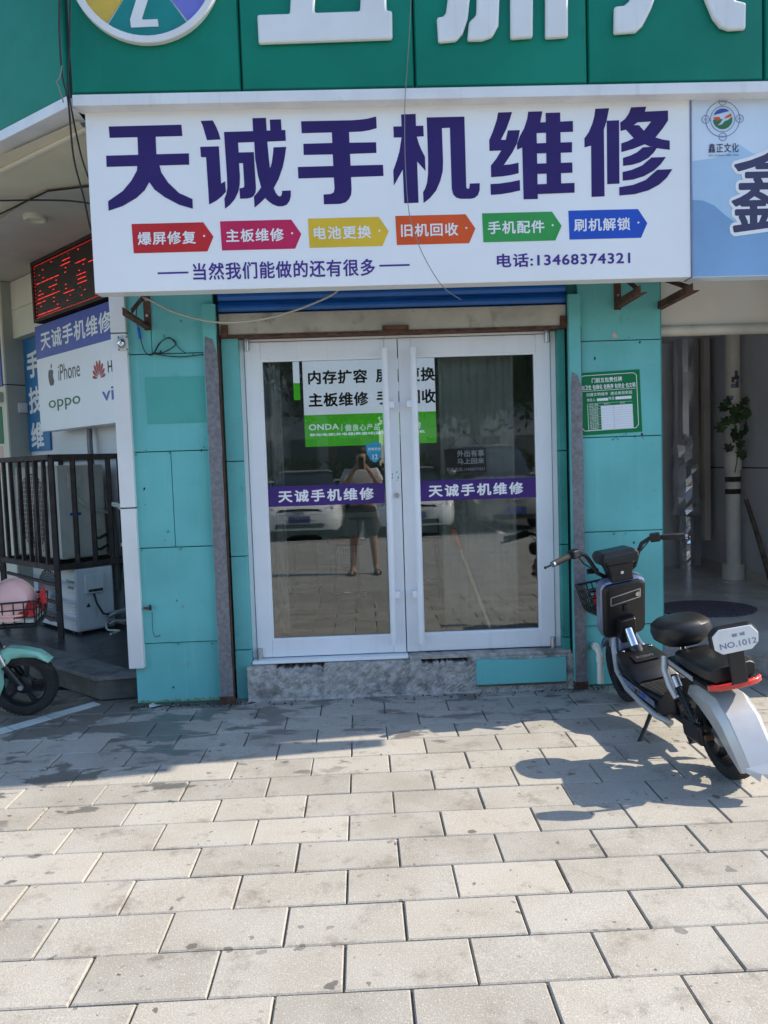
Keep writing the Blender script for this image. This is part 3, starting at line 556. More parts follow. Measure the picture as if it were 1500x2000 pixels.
# ================================================================== pillars either side of the doors
PP = FR(-.12)
zj = [.010, .407, 1.030, 1.648, 2.267, 2.56]
def pillar(label, x0, x1, splits, loc):
    p = root('panelled_pillar', label, 'pillar', loc)
    MB().bx(x0 + .004, x1 - .004, -.095, -.058, 0.0, 3.1).build('core', 'teal_dark', p)
    for k in range(5):
        xx = [x0] + splits.get(k, []) + [x1]; zt_ = zj[k + 1] if k < 4 else 3.1
        for a, b in zip(xx[:-1], xx[1:]):
            dn = .008 if k == 0 else random.uniform(-.002, .002)
            mb = MB().bx(a + .0022, b - .0022, -.12 + dn, -.096, zj[k] + .003, zt_ - .003)
            mb.v = [(x, y + (random.uniform(-.0035, .002) if y < -.1 else 0), z) for x, y, z in mb.v]
            o = mb.build('panel', 'teal_panel', p, bevel=.002)
    rc = random.Random(int(x1 * 100))
    for k in range(34):
        x, z = rc.uniform(x0 + .03, x1 - .03), rc.choice((rc.uniform(.05, 2.5), rc.choice(zj[1:5]) + rc.uniform(-.02, .02))); s_ = rc.uniform(.0025, .009); n = rc.randint(5, 7)
        MB().poly(FR(-.1235), [(x + s_ * rc.uniform(.4, 1) * math.cos(6.283 * i / n), z + s_ * rc.uniform(.5, 1.8) * math.sin(6.283 * i / n)) for i in range(n)], -.004, .0006).build('paint_chip', rc.choice(('teal_dark', 'teal_dark', 'concrete', 'joint_dark')), p)
    for k in range(5 if x0 < 0 else 4):                 # ochre damp stain creeping up from the ground
        a = x0 + .01 + k * (x1 - x0 - .02) / (5 if x0 < 0 else 4); b = a + (x1 - x0 - .02) / (5 if x0 < 0 else 4) - .004; rr = random.Random(k + int(x1 * 10))
        pts = [(a, zj[0] + .004), (b, zj[0] + .004)] + [(b - (b - a) * i / 8, zj[0] + .012 + rr.uniform(0, .034) * rr.random()) for i in range(9)]
        MB().poly(FR(-.112), pts, .0004, .0012).build('damp_stain', 'algae', p)
    return p
pl = pillar('teal panelled pillar between the white corner post and the glass doors', -1.514, -.905, {2: [-1.215], 4: [-1.30]}, (-1.19, -.1, 0))
u0, v0, u1, v1 = pxrect(PP, 284, 738, 422, 824)
MB().rect(PP, u0, u1 - .02, v0, v1, .0005, .003).build('repainted_patch', 'teal_patch', pl)
pr = pillar('teal panelled pillar with a green notice right of the glass doors', 1.425, 1.965, {}, (1.69, -.1, 0))
# rust stains, bare mortar under the pillar
MB().bx(1.963, 1.972, -.115, -.06, .03, 3.1).build('side_edge', 'teal_dark', pr)
u, v = PP.at(1200, 657)
mm = MB().poly(PP, [(u - .022, v - .012), (u - .016, v + .018), (u - .002, v + .032), (u + .014, v + .022), (u + .022, v - .010)], .0005, .003).build('chipped_spot', 'concrete', pr)
# jamb strips next to the doors
for nm, x0, x1, lb in (('jamb_cover', -.870, -.765, 'narrow teal jamb strip left of the doors with mortar crumbs'), ('jamb_cover', 1.305, 1.352, 'narrow dark teal jamb strip right of the doors')):
    j = root(nm, lb, 'jamb', (x0, -.05, 0))
    zz = [.0, .33, .95, 1.57, 2.36]
    for k in range(4): MB().bx(x0, x1, -.075 - (.006 if k == 0 else 0), -.0, zz[k] + .003, zz[k + 1] - .003).build('strip', 'teal_panel' if x0 < 0 else 'teal_dark', j, bevel=.002)
# shutter guide posts
for lb, x0, x1, zc in (('grey worn steel guide post left of the doors', -.965, -.878, 2.36), ('grey steel guide post right of the doors, its teal paint peeled off', 1.358, 1.437, 2.07)):
    g_ = root('guide_post', lb, 'post', ((x0 + x1) / 2, -.15, 0))
    mm = MB(); pts = []
    rnd = random.Random(3)
    L_ = [(x0 + (.012 if i == 20 else rnd.uniform(0, .004)), .0 + zc * i / 20) for i in range(21)]; R_ = [(x1 - (.03 if i == 20 else rnd.uniform(0, .005)), zc * i / 20 - (.02 if i == 20 else 0)) for i in range(20, -1, -1)]
    mm.poly(FR(-.165), L_ + R_, 0, .003).build('bare_face', 'steel_grey', g_)
    MB().bx(x0 - .002, x1 - .006, -.165, -.125, .0, 2.56).build('channel', 'teal_panel' if zc < 2.2 else 'teal_panel', g_)
    MB().bx(x1 - .006, x1 + .002, -.150, -.11, .0, 2.36).build('guide_lip', 'rust', g_)
    MB().bx(x0 - .003, x1 + .003, -.170, -.121, .0, .05).build('rusty_foot', 'rust', g_)

# ================================================================== shutter, header, threshold
sh = root('roller_shutter', 'blue roller shutter rolled up under the white sign', 'shutter', (.25, -.1, 2.52))
hz0 = FR(-.1).at(700, 605)[1]
for k in range(6):
    z0 = hz0 + k * .072; prof = [(-.072, z0 + .002), (-.100, z0 + .010), (-.108, z0 + .030), (-.108, z0 + .044), (-.098, z0 + .060), (-.088, z0 + .066), (-.088, z0 + .070), (-.068, z0 + .070)]
    MB().loft([[Vector((x, y, z)) for y, z in prof] for x in (-.875, 1.355)]).build('slat', 'shutter_blue', sh)
hd = root('door_header', 'grey-beige riveted metal header above the glass doors', 'lintel', (.25, -.1, 2.36))
hb, ht = 2.372, hz0 - .004
MB().bx(-.872, 1.352, -.118, -.0, hb, ht).build('beam', 'header_metal', hd, bevel=.006)
MB().bx(-.875, 1.355, -.128, -.006, hb - .016, hb - .001).build('rust_angle', 'rust', hd)
for x in (-.86, 1.31): MB().bx(x, x + .045, -.135, -.119, hb - .01, hb + .06).build('rusty_clip', 'rust', hd)
MB().bx(.165, .335, -.150, -.119, hb + .002, hb + .028).build('rusty_latch', 'rust', hd, bevel=.006)
for k in range(22): MB().ball((-.83 + k * .1, -.119, ht - .022), (.006, .004, .006), 8, 5).build('rivet', 'satin_metal', hd)

th = root('threshold_step', 'broken bare concrete threshold step under the glass doors', 'step', (.28, -.1, 0))
nx, nz = 170, 16; rnd = random.Random(11); vs = []; fs = []
zt_ = .232
for i in range(nx + 1):
    x = -.79 + 2.15 * i / nx; top = zt_ - rnd.uniform(.018, .042) * (1 if 14 < i < 40 or 90 < i < 116 else .15)
    for j in range(nz + 1):
        z = -.02 + (top + .02) * j / nz; y = -.125 - rnd.uniform(0, .009) - .008 * math.sin(i * .21 + j * .5) * math.sin(i * .083 - j * .3) - (.03 if j <= 1 else 0) + (.035 if j >= nz - 1 and (14 < i < 40 or 90 < i < 116) else 0)
        vs.append((x, y, z))
    vs.append((x, .10, top))
K = nz + 2
for i in range(nx):
    for j in range(K - 1): fs.append((i * K + j, (i + 1) * K + j, (i + 1) * K + j + 1, i * K + j + 1))
MB().add(vs, fs).build('rough_concrete', 'concrete', th, fix=False)
MB().bx(-.76, .27, -.092, .1, .232, .252).build('sill_strip', 'sign_white', th, bevel=.003)
MB().bx(.275, 1.35, -.105, .1, .226, .250).build('sill_strip', 'concrete', th, bevel=.004)
u0, v0, u1, v1 = pxrect(FR(-.15), 930, 1290, 1106, 1330)
MB().poly(FR(-.15), [(u0, v0), (u1, v0 + .0), (u1, v1 + .0), (u0 + .30, v1 - .006), (u0 + .02, v1 + .006), (u0, v1)], -.02, .006).build('teal_cladding', 'teal_panel', th)
MB().bx(u0 + .003, u1 - .003, -.152, -.13, v0 - .014, v0 - .001).build('rotten_edge', 'concrete_dark', th)
# strip of dirt and mortar along the foot of the wall
dr = MB(); rnd = random.Random(5)
for i in range(420):
    x = rnd.uniform(-1.55, -.75) if i < 230 else (rnd.uniform(1.2, 2.0) if i < 330 else rnd.uniform(-.75, 1.25)); y = -.12 - abs(rnd.gauss(0, .035)) - (.02 if i < 330 else .035); s_ = rnd.uniform(.002, .008)
    dr.ball((x, y, s_ * .3), (s_, s_ * .8, s_ * .6), 5, 4)
o = dr.build('grit', 'dirt_ground'); o['kind'] = 'stuff'; o['label'] = 'loose dirt and grit along the foot of the wall'; o['category'] = 'grit'
# ================================================================== glass doors
PD = FR(0)
DZ0, DZ1, DL, DM, DRr = .258, 2.338, -.733, .264, 1.268
df = root('door_frame', 'white aluminium outer frame around the double glass doors', 'frame', (DM, 0, DZ0))
MB().bx(-.768, DL - .004, -.01, .07, .252, 2.368).build('jamb', 'alu_white', df, bevel=.004)
MB().bx(DRr + .004, 1.308, -.01, .07, .252, 2.368).build('jamb', 'alu_white', df, bevel=.004)
MB().bx(DL - .003, DRr + .003, -.012, .07, DZ1 + .004, 2.369).build('head', 'alu_white', df, bevel=.004)
PB = FR(-.0235)
def leaf(label, x0, x1, gx0, gx1, hx, hinge, side):
    d = root('door_leaf', label, 'door', ((x0 + x1) / 2, 0, DZ0))
    gz0, gz1 = .372, 2.222
    MB().bx(x0, gx0, -.02, .03, DZ0, DZ1).build('stile', 'alu_white', d, bevel=.004)
    MB().bx(gx1, x1, -.02, .03, DZ0, DZ1).build('stile', 'alu_white', d, bevel=.004)
    MB().bx(gx0 + .001, gx1 - .001, -.0185, .03, gz1, DZ1 - .001).build('rail', 'alu_white', d, bevel=.003)
    MB().bx(gx0 + .001, gx1 - .001, -.0185, .03, DZ0 + .001, gz0).build('rail', 'alu_white', d, bevel=.003)
    m = MB(); e = .012
    for a in ((gx0, gx0 + e, gz0, gz1), (gx1 - e, gx1, gz0, gz1), (gx0 + e, gx1 - e, gz0, gz0 + e), (gx0 + e, gx1 - e, gz1 - e, gz1)): m.bx(a[0], a[1], -.012, .02, a[2], a[3])
    m.build('glazing_bead', 'alu_white', d)
    MB().bx(gx0 + .004, gx1 - .004, .001, .006, gz0 + .003, gz1 - .003).build('pane', 'door_glass', d)
    h = MB().tube([(hx, -.078, .325), (hx, -.078, 2.268)], .021, 14).build('pull_handle', 'alu_white', d, True)
    for z in (.655, 1.905): MB().bx(*sorted((hx, hx + side * .052)), -.082, -.021, z - .022, z + .024).build('handle_bracket', 'alu_white', h, bevel=.005)
    for z in (DZ0 + .022, DZ1 - .012): MB().tube([(hinge, -.035, z - .045), (hinge, -.035, z + .045)], .018, 12).build('hinge', 'satin_metal', d, True)
    return d
d1 = leaf('left white-framed glass door leaf with banner of purple lettering', DL, DM - .003, -.632, .176, .176, -.715, 1)
d2 = leaf('right white-framed glass door leaf with hanging wooden sign behind the glass', DM + .003, DRr, .352, 1.172, .362, 1.246, -1)
PG = FR(-.001)
for d, l, t, r_, b, tl, tr in ((d1, 519, 951, 752, 985, 543, 730), (d2, 812, 940, 1048, 974, 837, 1022)):
    u0, v0, u1, v1 = pxrect(PG, l, t, r_, b); v0 = (PG.at(l, t + 37)[1] + v0) / 2
    u0 = max(u0, (-.629 if d is d1 else .355)); u1 = min(u1, (.173 if d is d1 else 1.169))
    bn = MB().rect(PG, u0, u1, v0, v1, .0004, .0016).build('purple_band', 'purple_text', d); bn.data.materials[0] = MT['band_purple'] if 'band_purple' in MT else M('band_purple', (.045, .014, .16, 1), .3)
    a = PG.at(tl, 960)[0]; b_ = PG.at(tr, 955)[0]; h = v1 - v0
    MB().text(PG, '天诚手机维修', a, v0 + h * .19, b_, v0 + h * .80, .0022, .03, .26).build('band_lettering', 'print_white', bn)
# lock and torn sticker on the left leaf
u, v = PG.at(775, 967)
MB().tube([(u, -.0202, v), (u, -.034, v)], .017, 18).build('lock_cylinder', 'satin_metal', d1, True)
u, v = PG.at(770, 930); rnd = random.Random(2)
MB().poly(FR(-.0202), [(u - .03, v - .055), (u + .024, v - .05), (u + .03, v + .03), (u + .02, v + .055), (u - .028, v + .05)], .0002, .0008).build('torn_sticker', 'alu_white', d1)
m = MB()
for k in range(16):
    a, b = u + rnd.choice((-.024, .018)) + rnd.uniform(-.008, .008), v + rnd.uniform(-.05, .04); s_ = rnd.uniform(.003, .009)
    m.poly(FR(-.0202), [(a, b), (a + s_, b + s_ * .4), (a + s_ * .7, b + s_ * 1.6), (a - s_ * .3, b + s_)], .0009, .0012)
m.build('sticker_flakes', 'sticker_mint', d1)
# shield sticker on the left pane
u, v = PD.at(732, 882); P_ = FR(-.0006)
o = MB().poly(P_, [(u - .058, v + .05), (u - .03, v + .055), (u, v + .065), (u + .03, v + .055), (u + .043, v + .052), (u + .043, v - .03), (u + .02, v - .06), (u, v - .072), (u - .03, v - .052), (u - .052, v - .012)], .0001, .0009).build('shield_sticker', 'sticker_blue', d1)
MB().text(P_, '充电安全', u - .045, v + .008, u + .04, v + .028, .0014, .01).text(P_, '12', u - .015, v - .05, u + .018, v - .018, .0014, .01).build('sticker_lettering', 'print_white', o)
# wooden hanging notice behind the right pane
u0, v0, u1, v1 = pxrect(FR(.02), 868, 878, 950, 922)
hs = root('hanging_notice', 'small dark wooden notice with white lettering hanging by string behind the right glass', 'sign', ((u0 + u1) / 2, .03, v0))
PH_ = FR(.020); cx = (u0 + u1) / 2
MB().rect(PH_, u0, u1, v0, v1, -.01, 0).build('board', 'wood_dark', hs, bevel=.002)
MB().tube([(u0 + .02, .018, v1), (cx, .016, v1 + .115), (u1 - .02, .018, v1)], .0022, 6).build('string', 'twine', hs)
MB().lathe([(.016, 0), (.012, .008), (0, .01)], 12, Matrix.Translation((cx, .012, v1 + .118)) @ Matrix.Rotation(R(90), 4, 'X')).build('suction_hook', 'twine', hs, True)
w_ = u1 - u0; h_ = v1 - v0
MB().text(PH_, '外出有事', u0 + w_ * .30, v0 + h_ * .66, u1 - .012, v1 - .008, .001, .03, .06).text(PH_, '马上回来', u0 + w_ * .30, v0 + h_ * .36, u1 - .012, v0 + h_ * .61, .001, .03, .06).text(PH_, '联系电话:13468374321', u0 + .012, v0 + h_ * .07, u1 - .012, v0 + h_ * .23, .001, .01, .04).build('lettering', 'print_white', hs)

# ================================================================== shop interior
it = root('shop_room', 'dim shop room seen through the glass doors', 'room', (.2, 1.6, 0))
MB().bx(-1.35, 1.95, .13, 3.7, .15, .24).build('floor', 'int_floor', it)
MB().bx(-1.39, -1.30, .13, 3.7, .24, 2.8).bx(1.88, 1.955, .13, 3.7, .24, 2.8).bx(-1.3, 1.88, 3.6, 3.7, .24, 2.8).build('room_wall', 'int_wall', it)
MB().bx(-1.39, 1.955, .13, 3.7, 2.72, 2.82).build('ceiling', 'int_wall', it)
PI_ = FR(1.0)
u0, v0, u1, v1 = pxrect(PI_, 590, 708, 853, 866)
bn = root('banner', 'white and green lightbox banner with black lettering hanging inside the shop', 'sign', (u0, 1.0, v0))
vm = PI_.at(600, 811)[1]; vb = PI_.at(600, 873)[1]
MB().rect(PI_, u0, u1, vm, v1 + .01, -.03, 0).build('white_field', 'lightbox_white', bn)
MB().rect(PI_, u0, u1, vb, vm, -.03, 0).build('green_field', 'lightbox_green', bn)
def row(P, l, r_, t, b, txt, n=.002, bold=.03, sp=.06, off=0): 
    a = P.at(l, t); c = P.at(r_, b); return (P, txt, a[0], c[1], c[0], a[1], n, bold, sp)
MB().text(*row(PI_, 601, 718, 724, 748, '内存扩容')).text(*row(PI_, 733, 850, 720, 744, '屏幕更换')).text(*row(PI_, 602, 720, 768, 792, '主板维修')).text(*row(PI_, 735, 851, 763, 787, '手机回收')).build('lettering', 'print_black', bn)
MB().text(*row(PI_, 603, 662, 829, 839, 'ONDA', .002, .02)).text(*row(PI_, 674, 742, 829, 840, '做良心产品', .002, .01, .2)).text(*row(PI_, 750, 822, 826, 837, '创一流品牌', .002, .01, .2)).text(*row(PI_, 605, 830, 847, 846, '移动电源|充电器|数据线|蓝牙耳机|线控耳机')).rect(PI_, PI_.at(667, 828)[0], PI_.at(667, 828)[0] + .004, PI_.at(667, 842)[1], PI_.at(667, 828)[1], 0, .002).build('small_lettering', 'lightbox_white', bn)
for x in (u0 + .1, u1 - .1): MB().tube([(x, 1.015, v1 + .01), (x, 1.015, 2.72)], .004, 6).build('hanger', 'cable_black', bn)
u0, v0, u1, v1 = pxrect(FR(1.9), 571, 702, 586, 770)
b2 = root('side_banner', 'green and white banner strip deeper inside at the left of the shop', 'sign', (u0, 1.9, v0))
MB().rect(FR(1.9), u0, u1, v0 + .1, v1, -.02, 0).build('white_field', 'lightbox_white', b2); MB().rect(FR(1.9), u0, u1, v0 - .05, v0 + .1, -.02, 0).build('green_field', 'lightbox_green', b2)
ct = root('counter', 'low white display counter at the back of the shop', 'counter', (.2, 2.6, .24))
for k in range(3): MB().bx(-.85 + k * .8, -.06 + k * .8, 2.5, 2.54, .26, 1.0).build('front_panel', 'counter_white', ct, bevel=.004)
MB().bx(-.87, 1.57, 2.45, 3.1, 1.0, 1.05).build('top', 'counter_white', ct); MB().bx(-.85, 1.55, 2.55, 3.05, .24, 1.0).build('carcass', 'int_wall', ct)
MB().text(FR(2.499), '其他', -.35, .62, -.15, .70, 0).text(FR(2.499), '真配', -.35, .46, -.15, .54, 0).build('lettering', 'print_black', ct)
def stool(px, py, Y, label):
    u, v = FR(Y).at(px, py); s_ = root('bar_stool', label, 'stool', (u, Y, .24), 'stools inside the shop')
    MB().lathe([(.0, v - .05), (.15, v - .05), (.165, v - .03), (.16, v - .01), (.12, v + .008), (0, v + .012)], 24, Matrix.Translation((u, Y, 0))).build('seat', 'black_leather', s_, True)
    for a in (45, 135, 225, 315):
        c_, n_ = math.cos(R(a)), math.sin(R(a)); MB().tube([(u + .12 * c_, Y + .12 * n_, v - .05), (u + .17 * c_, Y + .17 * n_, .24)], .009, 8).build('leg', 'chrome', s_, True)
    MB().tube([(u + .155 * math.cos(R(a)), Y + .155 * math.sin(R(a)), .42) for a in range(0, 361, 20)], .007, 8, False).build('foot_ring', 'chrome', s_, True)
stool(675, 1052, 1.35, 'round black stool standing in the middle behind the left glass')
stool(594, 1048, 1.9, 'round black stool nearest the left curtain inside the shop')
stool(832, 1044, 1.9, 'round black stool behind the right glass beside the mop')
cu = MB(); secs = []
def curtain(name, label, x0, x1, y, z0, z1, mat):
    m = MB(); n = 28; top = []; vs = []; fs = []
    for i in range(n + 1):
        x = x0 + (x1 - x0) * i / n
        for j in range(7): vs.append((x, y + .012 * math.sin(i * 1.25 + j * .25) + .004 * math.sin(i * 3.1 + j), z0 + (z1 - z0) * j / 6))
    for i in range(n):
        for j in range(6): fs.append((i * 7 + j, (i + 1) * 7 + j, (i + 1) * 7 + j + 1, i * 7 + j + 1))
    o = m.add(vs, fs).build(name, mat, None, True, fix=False); sm = o.modifiers.new('thickness', 'SOLIDIFY'); sm.thickness = .004
    return single(o, label, 'curtain')
curtain('door_curtain', 'pale translucent curtain hanging at the left edge behind the glass', -.72, -.52, .09, .30, 2.4, 'curtain')
a = FR(.06).at(857, 720)[0]; b = FR(.06).at(1003, 720)[0]
curtain('hanging_sheet', 'grey sheet hanging behind the right glass door', a, b, .105, .36, 2.5, 'curtain')
a = FR(.05).at(886, 1038); b = FR(.05).at(966, 1228)
mp_ = root('mop', 'mop with pink sleeve leaning behind the right glass', 'mop', (b[0], .05, .25))
MB().tube([(b[0], .052, .30), (a[0], .040, a[1])], .011, 10).build('pole', 'mop_pole', mp_, True)
d_ = Vector((b[0] - a[0], .012, .30 - a[1])).normalized(); t_ = Vector((a[0], .040, a[1]))
MB().tube([t_ - d_ * .02, t_ + d_ * .13], [.017, .014], 10).build('sleeve', 'mop_pink', mp_, True)
MB().tube([(b[0] - .02, .055, .272), (b[0] + .05, .055, .272)], .018, 8).tube([(b[0], .052, .29), Vector((b[0], .052, .29)) - d_ * .09], [.022, .012], 8).build('head', 'mop_pink', mp_, True)

# ================================================================== notice plaque on the right pillar
PQ = Plane((0, -.121, 0))
c4 = [PQ.at(1131, 729), PQ.at(1250, 721), PQ.at(1254, 843), PQ.at(1134, 851)]
qo = Vector((c4[3][0], -.1215, c4[3][1])); qu = Vector((c4[2][0] - c4[3][0], 0, c4[2][1] - c4[3][1]))
QW = qu.length; QH = (Vector((c4[0][0], 0, c4[0][1])) - Vector((c4[3][0], 0, c4[3][1]))).length
qn = qu.normalized(); PQ = Plane(qo, qn, Vector((-qn.z, 0, qn.x)))
pq = root('notice_plaque', 'green notice plaque with white table and lettering on the right teal pillar', 'notice', tuple(qo))
MB().rect(PQ, 0, QW, 0, QH, .0, .004).build('board', 'plaque_green', pq)
X = lambda f: f * QW
Z = lambda f: QH - f * QH * .98
m = MB(); t_ = .0035
ol = [(.09, .05), (.90, .05), (.945, .09), (.945, .90), (.90, .95), (.07, .95), (.03, .90), (.03, .09)]
for (a, b), (c, d) in zip(ol, ol[1:] + ol[:1]): m.bar(PQ.pt(X(a), Z(b), .0045), PQ.pt(X(c), Z(d), .0045), t_, .001, tuple(PQ.n))
m.build('border_line', 'print_white', pq)
m = MB()
def T_(s_, a, b, c, d, bold=.02, sp=.05): m.text(PQ, s_, X(a), Z(d), X(c), Z(b), .0048, bold, sp)
T_('门前五包责任牌', .22, .095, .71, .175); T_('包卫生 包绿化 包秩序 包安全 包文明', .05, .205, .92, .285, .02); T_('创建文明城市  建设美丽家园', .12, .335, .86, .39, .005); T_('责任人:', .13, .425, .27, .475, .005); T_('电话:', .48, .415, .58, .465, .005)
m.rect(PQ, X(.05), X(.92), Z(.306), Z(.300), .004, .0048)
for k in range(10): T_(('栏目', '环境卫生', '市容秩序', '绿化管护', '门前设施', '车辆停放', '公共秩序', '综合治理', '安全防范', '文明有礼')[k], .16, .517 + k * .0435, .30, .545 + k * .0435, 0)
T_('责任人', .40, .515, .50, .54, 0); T_('职责', .66, .515, .74, .54, 0)
for k in range(11): m.rect(PQ, X(.13), X(.345), Z(.508 + k * .0435) - .0012, Z(.508 + k * .0435), .004, .0047)
m.rect(PQ, X(.13), X(.136), Z(.943), Z(.508), .004, .0047).rect(PQ, X(.345), X(.86), Z(.511), Z(.508), .004, .0047)
m.build('lettering', 'print_white', pq)
MB().rect(PQ, X(.345), X(.86), Z(.943), Z(.555), .004, .0055).rect(PQ, X(.29), X(.47), Z(.475), Z(.43), .004, .0055).rect(PQ, X(.59), X(.85), Z(.468), Z(.42), .004, .0055).build('paper_field', 'plaque_white', pq)
m = MB()
for k in range(9): m.rect(PQ, X(.345), X(.86), Z(.598 + k * .0385) - .0008, Z(.598 + k * .0385), .0055, .006)
m.rect(PQ, X(.55), X(.553), Z(.943), Z(.555), .0055, .006).build('table_line', 'logo_line', pq)

# ================================================================== sign brackets, cables, corner post
def bracket(px0, py0, Y1, label, flip=1, Y0=-.122):
    u, v = FR(Y0).at(px0, py0); b = root('sign_bracket', label, 'bracket', (u, Y0, v), 'rusty brackets under the sign')
    MB().bx(u - .022, u + .022, Y0 - .006, Y0, v - .03, v + .22).build('wall_plate', 'rust', b)
    MB().bx(u - .021, u + .021, Y1, Y0 - .006, v - .021, v - .016).bx(u - .021, u - .016, Y1, Y0 - .006, v - .016, v + .024).build('arm', 'rust', b)
    MB().bar((u + .004, Y0 - .012, v + .20), (u + .004, Y1 + .10, v + .02), .03, .006, (1, 0, 0)).build('brace', 'rust', b)
    for z in (v + .06, v + .16): MB().tube([(u, Y0 - .005, z), (u, Y0 - .016, z)], .009, 6).build('bolt', 'satin_metal', b)
bracket(289, 636, -.58, 'rusty steel bracket under the left end of the white sign')
bracket(1206, 596, -.58, 'rusty steel bracket on the right pillar below the white sign')
bracket(1281, 602, -.64, 'rusty steel bracket arm below the joint of the two signs', Y0=-.035)
cp = root('corner_post', 'narrow white metal corner post left of the teal pillar', 'post', (-1.5, -.14, .25))
cz = PP.at(250, 992)[1]
MB().bx(-1.545, -1.448, -.155, -.05, .253, cz - .004).build('cover', 'post_white', cp, bevel=.004); MB().bx(-1.545, -1.448, -.155, -.05, cz + .004, 2.395).build('cover', 'post_white', cp, bevel=.004); MB().bx(-1.545, -1.448, -.156, -.05, 2.402, 3.5).build('cover', 'post_white', cp, bevel=.004)
MB().bx(-1.543, -1.450, -.150, -.05, .253, 3.5).build('joint_backing', 'joint_dark', cp)
u, v = FR(-.156).at(241, 671)
sk = root('wall_fixture', 'small clear plastic fixture box on the white corner post', 'fixture', (u, -.16, v))
MB().bx(u - .032, u + .032, -.168, -.156, v - .045, v + .045).build('plate', 'ac_white', sk, bevel=.004)
MB().ball((u - .008, -.168, v), (.026, .03, .034), 14, 10).build('dome', 'chrome', sk, True)
for a, b in ((-1, -1), (1, -1), (-1, 1), (1, 1)): MB().ball((u + a * .026, -.168, v + b * .038), .005, 6, 5).build('screw', 'joint_dark', sk)
def cable(name, label, pts, r, mat, n=5):
    P = [Vector(p) for p in pts]; out = []
    for i in range(len(P) - 1):
        p0, p1, p2, p3 = P[max(i - 1, 0)], P[i], P[i + 1], P[min(i + 2, len(P) - 1)]
        for k in range(n):
            t = k / n; out.append(.5 * ((2 * p1) + (p2 - p0) * t + (2 * p0 - 5 * p1 + 4 * p2 - p3) * t * t + (3 * p1 - p0 - 3 * p2 + p3) * t ** 3))
    out.append(P[-1]); return single(MB().tube(out, r, 6).build(name, mat, None, True), label, 'cable')
def c3(Y, *pts): return [(*[FR(Y).at(x, y)[0]], Y, FR(Y).at(x, y)[1]) for x, y in pts]
cable('cable', 'thin white cable sagging below the sign to the shutter', c3(-.24, (272, 578), (300, 590), (340, 610), (400, 626), (450, 630), (520, 622), (580, 605), (630, 585), (656, 571), (664, 560)), .006, 'cable_white')
cable('cable', 'thin black wire hanging down across the face of the white sign', [(*[FR(-.775).at(804, -40)[0]], -.775, FR(-.775).at(804, -40)[1])] + c3(-.765, (800, 60), (794, 150)) + c3(-.752, (791, 200), (791, 300), (797, 400), (808, 450), (830, 505), (865, 560)) + c3(-.6, (900, 585)), .0022, 'cable_grey')
cable('cable', 'dark wire running down the fascia corner to the left side of the sign', c3(-.80, (117, -40), (116, 60), (122, 150), (133, 195)) + [(-1.55, -.62, 3.30), (-1.53, -.55, 3.10), (-1.52, -.5, 2.95), (-1.5, -.45, 2.86)], .006, 'cable_black')
cable('cable', 'second dark wire looping beside the fascia corner', c3(-.79, (137, -40), (136, 90), (133, 160), (140, 215)) + [(-1.56, -.5, 3.42), (-1.54, -.48, 3.3), (-1.49, -.5, 3.16)], .005, 'cable_black')
cable('cable', 'thin grey wire curling off the fascia corner', c3(-.83, (121, 128), (117, 150), (110, 161), (114, 168), (124, 200)), .0035, 'cable_grey')
cable('cable', 'dark wire crossing the grey soffit panel', [(-2.6, .55, 3.47), (-2.2, .5, 3.45), (-1.9, .4, 3.40), (-1.56, .1, 3.25)], .006, 'cable_black')
cable('cable', 'black wire with blue connector hanging on the left teal pillar', c3(-.14, (272, 585), (266, 615), (272, 650), (282, 685), (297, 693), (312, 670), (330, 660), (344, 672), (320, 688), (297, 690), (350, 697), (412, 690)), .0035, 'cable_black')
p_ = c3(-.142, (270, 640), (274, 662)); single(MB().tube(p_, .009, 8).build('cable_connector', 'tag_blue'), 'small blue cable connector on the left teal pillar', 'connector')
cable('cable', 'loop of thin wire above the repainted patch on the left pillar', c3(-.135, (300, 693), (315, 668), (330, 659), (340, 668), (352, 682), (363, 690)), .0025, 'cable_black')
u, v = FR(-.14).at(293, 1188)
tp_ = root('tap', 'small rusty tap stub sticking out of the left teal pillar', 'tap', (u, -.14, v))
MB().tube([(u - .04, -.13, v), (u + .005, -.15, v)], .008, 8).build('pipe', 'rust', tp_, True); MB().tube([(u + .004, -.15, v - .012), (u + .004, -.15, v + .022)], .009, 8).build('valve', 'black_plastic', tp_, True)
cable('cable', 'thin wire hanging from the tap on the left pillar', c3(-.135, (297, 1195), (299, 1235), (306, 1244), (313, 1240)), .002, 'cable_black')
# white drain elbow at the foot of the right pillar
u, v = FR(-.2).at(1172, 1275); vg = 0.03
dp = root('drain_pipe', 'short white plastic drain elbow at the foot of the right pillar', 'pipe', (u, -.2, 0))
MB().tube([(u, -.2, .045), (u, -.2, v - .02), (u - .006, -.19, v + .01), (u - .012, -.16, v + .028), (u - .014, -.115, v + .03)], .021, 14).build('bend', 'pvc', dp, True)
for p, q_ in (((u, -.2, v - .06), (u, -.2, v - .015)), ((u - .013, -.15, v + .029), (u - .014, -.12, v + .03))): MB().tube([p, q_], .0255, 14).build('collar', 'pvc', dp, True)
